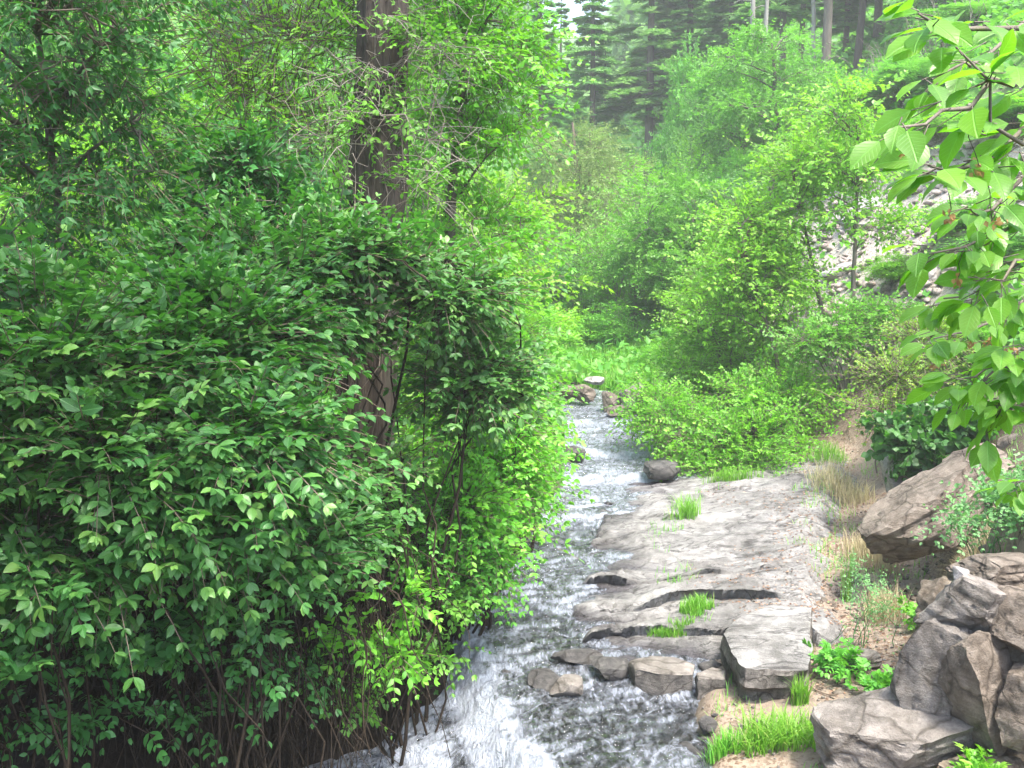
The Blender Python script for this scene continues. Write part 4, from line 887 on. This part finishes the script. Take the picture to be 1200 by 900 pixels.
# --- grass
def blades(mb, rng, P, h, wd, lean=.35, rnd=None):
    n = len(P); an = rng.random(n) * 2 * pi; D = np.stack([np.cos(an), np.sin(an), np.zeros(n)], -1); Sd = np.stack([-np.sin(an), np.cos(an), np.zeros(n)], -1)
    h = h * rng.uniform(.5, 1.2, n); ln = lean * rng.uniform(.2, 1.6, n); t = np.array([0, .4, .75, 1]); wv = np.array([1, .85, .5, .06])
    C_ = P[:, None] + D[:, None] * (h[:, None] * ln[:, None] * t ** 2)[..., None]; C_[..., 2] += h[:, None] * (t - .35 * np.minimum(ln, 1)[:, None] * t ** 2)
    V = np.stack([C_ - Sd[:, None] * (wd * wv)[None, :, None], C_ + Sd[:, None] * (wd * wv)[None, :, None]], 2).reshape(-1, 3)
    b = (np.arange(n) * 8)[:, None]; F = np.concatenate([b + [2 * i, 2 * i + 1, 2 * i + 3, 2 * i + 2] for i in range(3)])
    mb.add(V, [F], np.repeat(np.clip(rng.random(n) ** .8, 0, 1) if rnd is None else rnd, 8))
def tuft(label, x, y, rx, ry, n, h, seed, mat=G_grass, wd=.004, lean=.4, cat='grass tuft'):
    rng = np.random.default_rng(seed); a = rng.random(n) * 2 * pi; r = np.sqrt(rng.random(n)); px = x + np.cos(a) * r * rx; py = y + np.sin(a) * r * ry
    # a few tight clumps instead of an even spread
    k = rng.integers(0, 7, n); ca = rng.normal(0, .45, (7, 2)); px = px * .45 + .55 * (x + ca[k, 0] * rx); py = py * .45 + .55 * (y + ca[k, 1] * ry)
    pz = top_z(px, py); o3 = np.array([x, y, float(np.mean(pz))]); mb = MB(); blades(mb, rng, np.stack([px, py, pz - .01], -1), h, wd, lean)
    tag(obj('grass_tuft', mb.mesh('grass_tuft', mat, off=o3), loc=o3), label, cat)
def top_z(px, py):
    out = terrain(px, py)
    m = (px > .3) & (px < 5) & (py > 6.9) & (py < 13.4)
    if m.any():
        i = np.clip(((py - 6.9) / .014).astype(int), 0, SHZ.shape[0] - 1); j = np.clip(((px - .3) / .018).astype(int), 0, SHZ.shape[1] - 1)
        out = np.where(m, np.maximum(out, SHZ[i, j]), out)
    return out
def pg(px, py): g = on_ground(px, py, 40); return g[0], g[1]
x, y = pg(905, 872); tuft('lush grass clump at the bottom edge between water and flat rock', x, y, .36, .26, 800, .19, 81, wd=.0045, lean=.65)
x, y = pg(850, 884); tuft('grass clump by the water at the bottom edge, left of the lush one', x, y, .14, .12, 220, .16, 82)
x, y = pg(938, 825); tuft('small grass clump under the front face of the big pale block', x, y, .09, .10, 120, .2, 83, wd=.005)
x, y = pg(815, 742); tuft('grass patch growing in a shelf crack left of the big pale block', x, y, .24, .14, 420, .13, 84)
x, y = pg(785, 768); tuft('grass strip on top of the low wet stone row', x, y, .30, .07, 380, .10, 85)
x, y = pg(805, 628); tuft('tall grass tuft on the shelf at the water edge below the big bright shrub', x, y, .22, .18, 200, .26, 86, lean=.5)
x, y = pg(860, 575); tuft('fresh grass fringe where the rock shelf meets the big bright shrub', x, y, .5, .15, 300, .18, 87)
x, y = pg(992, 705); tuft('thin tall grass stalks standing alone beside the path', x, y, .06, .1, 34, .5, 88, wd=.003, lean=.15)
x, y = pg(985, 590); tuft('dry straw-coloured grass along the upper path', x, y, .4, .6, 700, .26, 89, G_dry, .003)
x, y = pg(1015, 655); tuft('dry grass band at the foot of the slanting boulder', x, y, .22, .5, 520, .24, 90, G_dry, .003)
x, y = pg(1030, 720); tuft('bleached and green grass mix above the dark leaning slab', x, y, .2, .35, 420, .24, 91, G_dry, .003)
x, y = pg(1150, 650); tuft('dead roots and dry stems hanging over the top of the earth bank', x, y, .35, .25, 420, .22, 92, G_dry, .0022, 1.2)
x, y = pg(975, 545); tuft('short yellowish grass in the middle of the upper path', x, y, .4, .5, 420, .2, 93, G_grass, .003)

def wedge(rng, n, r0, r1, a0=-32, a1=32):
    r = r0 * (r1 / r0) ** rng.random(n); a = np.radians(rng.uniform(a0, a1, n)); return r * np.sin(a), r * np.cos(a)
rng = np.random.default_rng(95)
x, y = wedge(rng, 60000, 17, 34, -4, 12); m = (edge(x, y) > .1) & (fbm(x * .7, y * .7, 0, 96, 3) > -.25) & (np.abs(x - cx(y)) < 4 + (y - 14) * .25); pa, sc, he, be = zones(x, y); m &= (sc < .5) & (y > 17.8)
x = x[m]; y = y[m]; mb = MB(); blades(mb, rng, np.stack([x, y, terrain(x, y)], -1), .30 + 0 * x, .010, .35)
tag(obj('meadow_grass', mb.mesh('meadow_grass', G_grass)), 'bright green meadow grass on the bank beyond the stream bend', None, kind='stuff')
# low herbs and brambles that cover every slope
mb = MB(); x, y = wedge(rng, 120000, 8, 110, -34, 34); pa, sc, he, be = zones(x, y); m = (he > rng.random(len(x)) * .9) & (edge(x, y) > .15); x = x[m]; y = y[m]
r_ = np.hypot(x, y); n = len(x); P = np.stack([x, y, terrain(x, y) + rng.random(n) ** 2 * (.10 + .012 * r_)], -1)
leaves(mb, P, rng.normal(0, 1, (n, 3)) * [1, 1, .4] + [0, 0, .35], np.array([0, 0, 1.]) + rng.normal(0, .5, (n, 3)), (.055 + .0058 * r_) * rng.uniform(.6, 1.4, n), 'kite', np.clip(.4 + .5 * fbm(x * .3, y * .3, 0, 97, 3) + rng.normal(0, .15, n), 0, 1), 1.2)
tag(obj('undergrowth', mb.mesh('undergrowth', G_mid)), 'low leafy undergrowth covering the slopes', None, kind='stuff')

# ------------------------------------------------------------------ middle distance and hillside
def copy_tree(o, parent=None):
    c = o.copy(); COL.objects.link(c); c.parent = parent
    for ch in list(o.children): copy_tree(ch, c)
    return c
PROTO = {}
def stand(key, label, cat, px, Y, top, wpx=None, mat=None, seed=0, group=None, name=None):
    """a further plant of a kind already built: its own place, height, width and leaf colour"""
    src, H, W, used = PROTO[key]
    x, y = ft(px, Y); z = ground_z(x, y) - .05
    Ht = max(at(px, top, Y)[2] - z, .6); Wt = (wpx / FPX * Y) if wpx else W * Ht / H
    o = copy_tree(src); o.location = (x, y, z); o.rotation_euler = (0, 0, seed * 2.399); o.scale = (Wt / W, Wt / W, Ht / H)
    if name: o.name = name
    for k in ('group',):
        if k in o.keys(): del o[k]
    tag(o, label, cat, group)
    if mat is not None:
        for ch in o.children:
            if ch.name.split('.')[0] in ('foliage', 'crown'):
                ch.material_slots[0].link = 'OBJECT'; ch.material_slots[0].material = mat
    return o
def proto_bush(key, name, label, cat, px, Y, H, W, mat, rows, seed, tree=False, **k):
    x, y = ft(px, Y); z = ground_z(x, y)
    bl = [(x + a * W / 2, y + b * W / 2, z + c * H, rx * W / 2, rx * W / 2, rz * H) for a, b, c, rx, rz in rows]
    tr = ([(x, y, z - .1), (x + .03 * W, y, z + H * .45), (x - .02 * W, y, z + H * .85)], [.022 * H, .016 * H, .005 * H]) if tree else None
    PROTO[key] = (bush(name, label, cat, (x, y), bl, mat, seed=seed, trunk=tr, twigs=False, kind='kite', **k), H, W, False)
RND = [(0, 0, .72, .55, .22), (-.5, .1, .5, .5, .2), (.5, -.1, .52, .5, .2), (.1, -.5, .45, .5, .2), (0, .5, .5, .5, .22), (-.1, 0, .3, .7, .15)]
TRE = [(0, 0, .82, .5, .14), (-.45, .1, .66, .45, .12), (.5, 0, .6, .45, .12), (.1, -.5, .56, .45, .12), (-.1, .5, .62, .5, .12), (-.4, -.3, .42, .4, .09), (.4, .3, .40, .4, .09)]
LAY = [(0, 0, .86, .45, .07), (-.35, 0, .72, .5, .06), (.4, .1, .66, .5, .06), (-.3, -.3, .5, .5, .06), (.35, -.2, .42, .45, .05), (0, .4, .55, .55, .06)]
proto_bush('round', 'shrub', 'dense dark green rounded shrub above the meadow in the centre', 'shrub', 795, 23.5, 4.0, 3.2, G_mid, RND, 201, clumps=130, per=22, leaf=.10, tw_len=.34, m=4, clump_r=.34, stems=16, stem_r=.02)
proto_bush('airy', 'shrub', 'loose pale green shrub with upright shoots left of the dark rounded one', 'shrub', 745, 25.5, 4.6, 3.0, G_bright, RND, 202, clumps=110, per=16, leaf=.09, tw_len=.45, m=4, clump_r=.4, stems=24, stem_r=.02, bark=B_dead, outward=.5)
proto_bush('tree', 'broadleaf_tree', 'pale green tree with a rounded crown and bare lower limbs high on the right slope', 'tree', 862, 31, 5.5, 3.4, G_mid, TRE, 203, tree=True, clumps=100, per=20, leaf=.12, tw_len=.4, m=4, clump_r=.36, stems=20, stem_r=.03, ratio=1.1)
proto_bush('layer', 'broadleaf_tree', 'layered tree with tilted dark stem below the rounded crown on the right slope', 'tree', 895, 27.5, 5.0, 4.2, G_mid, LAY, 204, tree=True, clumps=100, per=18, leaf=.11, tw_len=.4, m=4, clump_r=.34, stems=20, stem_r=.03, flat=.7)
proto_bush('willow', 'willow_tree', 'olive-yellow willow with a broad soft crown in the centre distance', 'tree', 672, 31, 6.6, 4.6, G_olive, RND, 205, tree=True, clumps=150, per=26, leaf=.11, tw_len=.5, m=5, clump_r=.42, stems=26, stem_r=.03, ratio=.6, flat=.3, bark=B_twig, hang=.2)
def conifer(key, label, px, Y, H, R, z0, step, per, seed, thin=1., bark=None, sag=.25, name='fir_tree', tw=.55):
    rng = np.random.default_rng(seed); x, y = ft(px, Y); z = ground_z(x, y) - .1; root = tag(obj(name, None, loc=(x, y, z)), label, 'tree')
    tk = MB(); tubes(tk, [[(0, 0, 0), (.05, 0, H * .5), (0, 0, H)]], [[.013 * H, .009 * H, .02]], 9); t_o = obj('trunk', tk.mesh('trunk', bark or B_grey, True), root)
    mb = MB(); sm = MB(); fir_branches(mb, sm, rng, np.zeros(3), H, z0, R, step, per, tw=tw, sag=sag, leafw=1., thin=thin)
    dn = 26; zz = rng.uniform(.8, z0 + 1, dn); an = rng.random(dn) * 6.28; L_ = rng.uniform(.4, R * .6, dn); A = np.stack([0 * zz, 0 * zz, zz], -1)
    tubes(sm, curve(A, A + np.stack([np.cos(an) * L_, np.sin(an) * L_, -.25 * L_], -1), 4, .1, rng, .04), np.linspace(.022, .005, 4)[None].repeat(dn, 0), 3)
    obj('crown', mb.mesh('crown', G_conifer), root); obj('branches', sm.mesh('branches', B_dead), t_o); PROTO[key] = (root, H, R * 2, False)
conifer('fir', 'tallest grey-green fir with two bare lower trunks beside the sky gap', 755, 44, 16, 2.3, 4.5, .46, 8, 211, .62)
conifer('thinfir', 'thin ragged fir left of the sky gap', 690, 44, 13, 1.9, 2.0, .45, 7, 212, .75, tw=.5)
conifer('snag', 'mostly dead fir with a grey limbless lower trunk on the right slope', 953, 34, 13, 1.9, 5.5, .6, 6, 213, .6, bark=B_grey)

# centre meadow and stream bend
k = 0
def S(key, label, px, Y, top, wpx=None, mat=None, cat=None, group=None, name=None):
    global k; k += 1
    return stand(key, label, cat or ('shrub' if key in ('round', 'airy') else 'tree'), px, Y, top, wpx, mat, k, group, name)
S('round', 'small round bush in the meadow left of the white stone', 655, 24.5, 378, 50, G_mid)
S('round', 'low bright bush in the meadow just above the rounded boulder', 768, 20.5, 405, 60, G_bright)
S('airy', 'light green bush at the left edge of the meadow over the stream bend', 610, 20.5, 375, 90, G_bright)
S('round', 'bush with a dark hollow beneath it at the top of the meadow', 760, 25.5, 330, 80, G_mid)
S('airy', 'pale spreading bush at the foot of the willow', 700, 27.5, 290, 110, G_bright)
S('round', 'grey-green bush between the willow and the meadow', 640, 28, 290, 120, G_blue)
S('airy', 'lime upright shrub under the two bare fir trunks', 800, 28.5, 150, 85, G_lime)
S('round', 'blue-green shrub right of the dark rounded one', 850, 25, 200, 110, G_blue)
S('airy', 'light shrub tangled with bare grey twigs in front of the willow', 715, 27.5, 195, 90, G_olive)
S('airy', 'pale shrub left of the willow behind the leaning branches', 600, 27, 220, 130, G_mid)
S('round', 'low shrub on the slope over the dark rounded shrub', 860, 29, 175, 120, G_mid)
# right slope
S('tree', 'second rounded crown right of the first, high on the right slope', 938, 30, 58, 75, G_mid)
S('layer', 'tree with tiered foliage just left of the slender trees', 930, 23, 150, 130, G_mid)
S('round', 'soft green shrub on the upper right slope under the dead fir', 985, 29, 120, 110, G_blue)
S('round', 'pale green shrub climbing the right slope below the bare brush', 1045, 24, 60, 120, G_mid)
S('round', 'shrub at the top edge of the scree', 1010, 21.5, 140, 90, G_bright)
S('airy', 'shrub spilling over the upper scree behind the overhanging leaves', 1085, 19, 120, 110, G_bright)
S('round', 'bush beneath the overhanging leaves at the right side of the scree', 1120, 15, 300, 110, G_mid)
S('round', 'low green bush in the lower scree', 1040, 15.5, 330, 70, G_bright)
S('airy', 'bush at the far right beyond the overhanging leaves', 1190, 13, 250, 150, G_mid)
S('round', 'shrub left of the layered tree with the tilted stem', 855, 27, 165, 70, G_bright)
S('layer', 'small tree in the hollow left of the rounded crown', 815, 31, 95, 80, G_conifer)
S('round', 'dense dark bushy tree between the big fir and the rounded crown', 800, 35, 40, 90, G_mid)
S('thinfir', 'slim fir against the notch, right of the sky gap', 705, 46, 40, 60)
S('thinfir', 'short fir deep in the notch', 675, 50, 60, 50)
S('thinfir', 'dark fir trunk half hidden by the leafy tree right of the big trunk', 632, 42, -60, 90)
S('fir', 'fir left of the ragged one, at the edge of the leafy tree', 655, 48, -10, 70)
S('fir', 'broad fir behind the tallest grey-green one', 800, 44, -120, 130)
S('fir', 'fir on the hillside right of the tallest one', 845, 42, -90, 120)
S('snag', 'dim fir with dead lower branches near the pale poles', 905, 38, -160, 110)
S('snag', 'fir with a dark bare stem right of the pale poles', 925, 40, -120, 90)
S('fir', 'dark fir at the top edge above the bare brush', 1010, 38, -160, 110)
S('fir', 'dark fir in the upper right behind the overhanging leaves', 1080, 34, -200, 150)
S('thinfir', 'thin fir between the dead fir and the upper edge', 975, 40, -150, 80)
S('fir', 'fir at the far right above the leaves', 1150, 32, -260, 180)
# left hillside seen through gaps
S('tree', 'grey-green tree on the far left hillside above the yellow-green tree', 170, 24, 10, 190, G_mid)
S('round', 'hazy tree on the left hillside above the arching twigs', 250, 27, 60, 170, G_mid)
S('tree', 'hazy tree left of the arching twigs', 205, 20, 90, 150, G_blue)
S('airy', 'pale shrub at the foot of the left hillside between trees', 225, 16, 170, 120, G_mid)
S('tree', 'faint tree just left of the big trunk', 370, 24, 30, 170, G_mid)
S('airy', 'pale bushes under the airy arching shrub', 300, 17, 200, 170, G_bright)
S('round', 'dark tree in the far upper left corner', 40, 22, -80, 230, G_mid)
S('fir', 'fir standing on the left hillside above the airy shrub', 300, 34, -120, 150)
S('fir', 'fir on the left hillside behind the upper left tree', 120, 36, -140, 150)
S('tree', 'pale tree seen low between the big trunk and the leafy tree', 480, 19, 60, 150, G_bright)
S('round', 'bush glowing behind the leafy tree right of the big trunk', 600, 19, 330, 150, G_lime)
S('airy', 'tall shrub right behind the big trunk', 455, 15, 250, 170, G_bright)
# bare poles and the sun-struck trunks
def pole(label, px, Y, base_py, top_py, wpx, mat, lean=0.):
    x, y = ft(px, Y); z = ground_z(x, y) - .1; zt = at(px, top_py, Y)[2]; r = wpx / FPX * Y / 2
    mb = MB(); tubes(mb, [[(0, 0, 0), (lean * .4 + .05, 0, (zt - z) * .5), (lean, 0, zt - z)]], [[r, r * .8, r * .5]], 10)
    rng = np.random.default_rng(int(px)); n = 22; zz = rng.uniform(.25, 1, n) * (zt - z); an = rng.random(n) * 6.28; L_ = rng.uniform(.2, .9, n); A = np.stack([lean * zz / (zt - z), 0 * zz, zz], -1)
    root = tag(obj('dead_tree', None, loc=(x, y, z)), label, 'dead tree'); t = obj('trunk', mb.mesh('trunk', mat, True), root)
    b = MB(); tubes(b, curve(A, A + np.stack([np.cos(an) * L_, np.sin(an) * L_, -.2 * L_], -1), 4, .1, rng, .05), np.linspace(.016, .005, 4)[None].repeat(n, 0), 3); obj('branches', b.mesh('branches', mat), t)
pole('left of two pale bare poles at the top of the picture', 868, 33, 60, -160, 7, B_pale)
pole('right of two pale bare poles at the top of the picture', 880, 33, 60, -160, 6, B_pale, .2)
pole('sunlit orange-brown trunk at the top right of the hillside', 988, 36, 40, -120, 9, B_red, .3)
pole('bare grey tree trunk left of the dead fir', 940, 36, 100, -100, 6, B_pale, -.3)
# bare grey brush on the upper right slope
rng = np.random.default_rng(301); x, y = ft(1030, 27); z = ground_z(x, y); mb = MB(); n = 240
A = np.stack([rng.normal(0, 1.0, n), rng.normal(0, 1.2, n), 0 * rng.random(n)], -1); A[:, 2] = terrain(A[:, 0] + x, A[:, 1] + y) - z
tubes(mb, curve(A, A + np.stack([rng.normal(0, .4, n), rng.normal(0, .4, n), rng.uniform(.5, 1.5, n)], -1), 5, .05, rng, .06), np.linspace(.016, .004, 5)[None].repeat(n, 0), 3)
tag(obj('bare_shrub', mb.mesh('bare_shrub', B_dead), loc=(x, y, z)), 'patch of leafless grey brush high on the right slope', 'shrub')

# far woods that read as one mass
rng = np.random.default_rng(303); mb = MB(); n = 900
rr_ = rng.uniform(58, 210, n) ; aa = np.radians(rng.uniform(-33, 33, n)); xs = rr_ * np.sin(aa); ys_ = rr_ * np.cos(aa)
m = ~((np.abs(xs / ys_ - .06) < .045)); xs = xs[m]; ys_ = ys_[m]; zs_ = terrain(xs, ys_)
for i in range(len(xs)):
    far = ys_[i]; con = rng.random() < .55; H = rng.uniform(8, 15) if con else rng.uniform(5, 9); q = int(np.clip(16000 / far, 100, 330))
    u = rng.random(q) ** .75; a = rng.random(q) * 6.28
    if con: rad = (1 - u) * H * .17 * rng.uniform(.6, 1.1, q) + .15; z = .12 * H + u * H * .9; kd = 'needle'
    else: rad = np.sin(np.clip(u, .03, 1) * pi) ** .6 * H * .34 * rng.uniform(.5, 1.1, q); z = .25 * H + u * H * .75; kd = 'kite'
    P = np.stack([xs[i] + np.cos(a) * rad, ys_[i] + np.sin(a) * rad, zs_[i] + z], -1); D = np.stack([np.cos(a), np.sin(a), -.3 + 0 * a], -1) + rng.normal(0, .5, (q, 3))
    leaves(mb, P, D, np.array([0, 0, 1.]) + rng.normal(0, .5, (q, 3)), rng.uniform(.5, 1.0, q) * (1.3 if con else .8) * (.6 + far / 160), kd, np.clip(rng.normal(.2 if con else .75, .15, q), 0, 1), 2.2 if con else 1.3)
G_far = leaf_mat('far_woods', (.08, .21, .06), (.24, .46, .09), (.2, .46, .06), .38, .6, .2)
tag(obj('far_woods', mb.mesh('far_woods', G_far)), 'hazy woods covering the far hillsides', None, kind='stuff')

# ------------------------------------------------------------------ air
hm_ = bpy.data.materials.new('haze_air'); hm_.use_nodes = True; t = hm_.node_tree; t.nodes.clear(); out = t.nodes.new('ShaderNodeOutputMaterial')
pv = t.nodes.new('ShaderNodeVolumePrincipled'); pv.inputs['Color'].default_value = (.95, .98, .96, 1); pv.inputs['Density'].default_value = .0028; pv.inputs['Anisotropy'].default_value = .3
t.links.new(pv.outputs[0], out.inputs['Volume'])
a_, b_, c_ = np.array([-180, -16, -14.]), np.array([180, 330, 150.]), None
V = np.array([[(a_, b_)[i][0], (a_, b_)[j][1], (a_, b_)[k_][2]] for i in (0, 1) for j in (0, 1) for k_ in (0, 1)])
me = make_mesh('haze', V, [np.array([[0, 1, 3, 2], [4, 6, 7, 5], [0, 4, 5, 1], [2, 3, 7, 6], [0, 2, 6, 4], [1, 5, 7, 3]])], hm_)
tag(obj('haze', me), 'thin pale haze filling the valley', None, kind='stuff')

# roots, stones and litter in the cut earth bank
rng = np.random.default_rng(401); mb = MB(); n = 70; x = rng.uniform(2.0, 3.2, n); y = rng.uniform(4.6, 6.4, n); P = np.zeros((n, 9, 3)); P[:, 0, 0] = x; P[:, 0, 1] = y; hd = rng.uniform(0, 6.28, n)
for i in range(1, 9):
    hd += rng.normal(0, .35, n); P[:, i, 0] = P[:, i - 1, 0] + np.cos(hd) * .06; P[:, i, 1] = P[:, i - 1, 1] + np.sin(hd) * .05
P[:, :, 2] = terrain(P[:, :, 0].ravel(), P[:, :, 1].ravel()).reshape(n, 9) + .012
tubes(mb, P, np.linspace(.005, .0015, 9)[None] * rng.uniform(.3, 1.2, (n, 1)), 4)
tag(obj('bank_roots', mb.mesh('bank_roots', B_twig)), 'fine roots and dry stems over the cut earth bank', None, kind='stuff')
def s_bank(rng, n):
    y = rng.uniform(4.4, 8.5, n); x = cx(y) + hw(y) + rng.uniform(.8, 3.0, n); return x, y, rng.random(n) < .3 + .6 * (fbm(x * 2, y * 2, 0, 67, 3) > 0)
scatter_stones('bank_stones', 'small stones and clods stuck in the earth bank', 5200, s_bank, .010, .09, R_brown, 9, 2, .0)
S('round', 'bush growing out of the upper scree left of the overhanging leaves', 1045, 20, 175, 80, G_mid)
S('airy', 'pale bush at the top right of the scree', 1110, 22, 90, 130, G_mid)
S('tree', 'small tree on the slope above the scree under the bare brush', 1000, 25, 85, 90, G_bright)
S('layer', 'tiered tree behind the overhanging leaves at the upper right', 1120, 26, 20, 150, G_mid)
S('round', 'bush filling the slope right of the layered tree with the tilted stem', 950, 25.5, 150, 90, G_bright)

# leaf litter on the path and the upper shelf; thin scattered grass along the edges
rng = np.random.default_rng(601); n = 15000; y = rng.uniform(4.8, 14, n); r = rng.uniform(.3, 3.0, n); x = cx(y) + hw(y) + r
m = (fbm(x * 1.3, y * .8, 0, 602, 3) + .55 * (r - 1.35) > rng.normal(0, .15, n)); x = x[m]; y = y[m]; n = len(x); mb = MB()
leaves(mb, np.stack([x, y, top_z(x, y) + .006], -1), rng.normal(0, 1, (n, 3)) * [1, 1, .12], np.array([0, 0, 1.]) + rng.normal(0, .2, (n, 3)), rng.uniform(.012, .034, n), 'kite', rng.random(n), 1.3)
M_lit = leaf_mat('leaf_litter', (.10, .055, .035), (.30, .20, .13), (.2, .12, .06), .1, .8, .1, (.42, .34, .26))
tag(obj('leaf_litter', mb.mesh('leaf_litter', M_lit)), 'reddish brown leaf litter and bark chips on the path', None, kind='stuff')
n = 16000; y = rng.uniform(4.8, 14, n); r = rng.uniform(.1, 3.6, n); x = cx(y) + hw(y) + r
m = (fbm(x * 2.1, y * 2.1, 0, 603, 3) + .18 * np.maximum(r - 1.6, 0) > .33); x = x[m]; y = y[m]; mb = MB(); blades(mb, rng, np.stack([x, y, top_z(x, y) - .01], -1), .10 + 0 * x, .0025, .5)
tag(obj('sparse_grass', mb.mesh('sparse_grass', G_grass)), 'thin scattered grass along the path edges', None, kind='stuff')
S('airy', 'bright leafy bush climbing between the rounded shrub and the slender trees', 925, 14.6, 395, 120, G_bright)
S('round', 'bright bush on the meadow side of the tall pale green shrub', 805, 18.6, 372, 95, G_bright)
S('airy', 'pale lime bush above the meadow at the left foot of the leaning trees', 835, 20.5, 315, 110, G_lime)
S('round', 'lime bush halfway up the slope left of the slender trees', 880, 20, 250, 110, G_lime)
S('round', 'bush covering the top of the scree at the right edge', 1175, 17, 150, 150, G_bright)
S('airy', 'green bush above the boulders at the right edge', 1150, 11.5, 400, 120, G_bright)
S('airy', 'bright low bush at the top of the meadow in front of the dark hollow', 718, 23.5, 348, 90, G_bright)
S('round', 'small lime bush in the meadow under the willow', 682, 24, 362, 70, G_lime)
bush('climbing_shrub', 'thin leafy sprays growing up around the big trunk', 'shrub', (-1.35, 7.0),
     BL((430, 60, 7.2, .22, .15, .3), (480, 130, 7.3, .25, .2, .3), (410, 150, 7.1, .16, .12, .25), (470, 220, 7.1, .25, .2, .2), (420, 235, 7.0, .2, .12, .12), (500, 40, 7.4, .3, .2, .3)),
     G_mid, 30, 8, .055, tw_len=.24, clump_r=.15, seed=701, stems=12, stem_r=.008, bark=B_grey, hang=.2)
bush('streamside_shrub', 'trailing leafy shoots over the white water at the bottom of the thicket', 'shrub', (-1.75, 6.7),
     BL((500, 700, 6.6, .16, .15, .1), (470, 780, 6.3, .14, .12, .1), (420, 830, 6.1, .16, .12, .07), (520, 760, 6.7, .12, .1, .1), (380, 780, 5.9, .16, .12, .1), (330, 820, 5.7, .14, .1, .05)),
     G_mid, 34, 6, .055, tw_len=.18, clump_r=.12, seed=702, stems=14, stem_r=.005, bark=B_dim, hang=.2)
# creepers and fallen leaves on the dark bank under the thicket
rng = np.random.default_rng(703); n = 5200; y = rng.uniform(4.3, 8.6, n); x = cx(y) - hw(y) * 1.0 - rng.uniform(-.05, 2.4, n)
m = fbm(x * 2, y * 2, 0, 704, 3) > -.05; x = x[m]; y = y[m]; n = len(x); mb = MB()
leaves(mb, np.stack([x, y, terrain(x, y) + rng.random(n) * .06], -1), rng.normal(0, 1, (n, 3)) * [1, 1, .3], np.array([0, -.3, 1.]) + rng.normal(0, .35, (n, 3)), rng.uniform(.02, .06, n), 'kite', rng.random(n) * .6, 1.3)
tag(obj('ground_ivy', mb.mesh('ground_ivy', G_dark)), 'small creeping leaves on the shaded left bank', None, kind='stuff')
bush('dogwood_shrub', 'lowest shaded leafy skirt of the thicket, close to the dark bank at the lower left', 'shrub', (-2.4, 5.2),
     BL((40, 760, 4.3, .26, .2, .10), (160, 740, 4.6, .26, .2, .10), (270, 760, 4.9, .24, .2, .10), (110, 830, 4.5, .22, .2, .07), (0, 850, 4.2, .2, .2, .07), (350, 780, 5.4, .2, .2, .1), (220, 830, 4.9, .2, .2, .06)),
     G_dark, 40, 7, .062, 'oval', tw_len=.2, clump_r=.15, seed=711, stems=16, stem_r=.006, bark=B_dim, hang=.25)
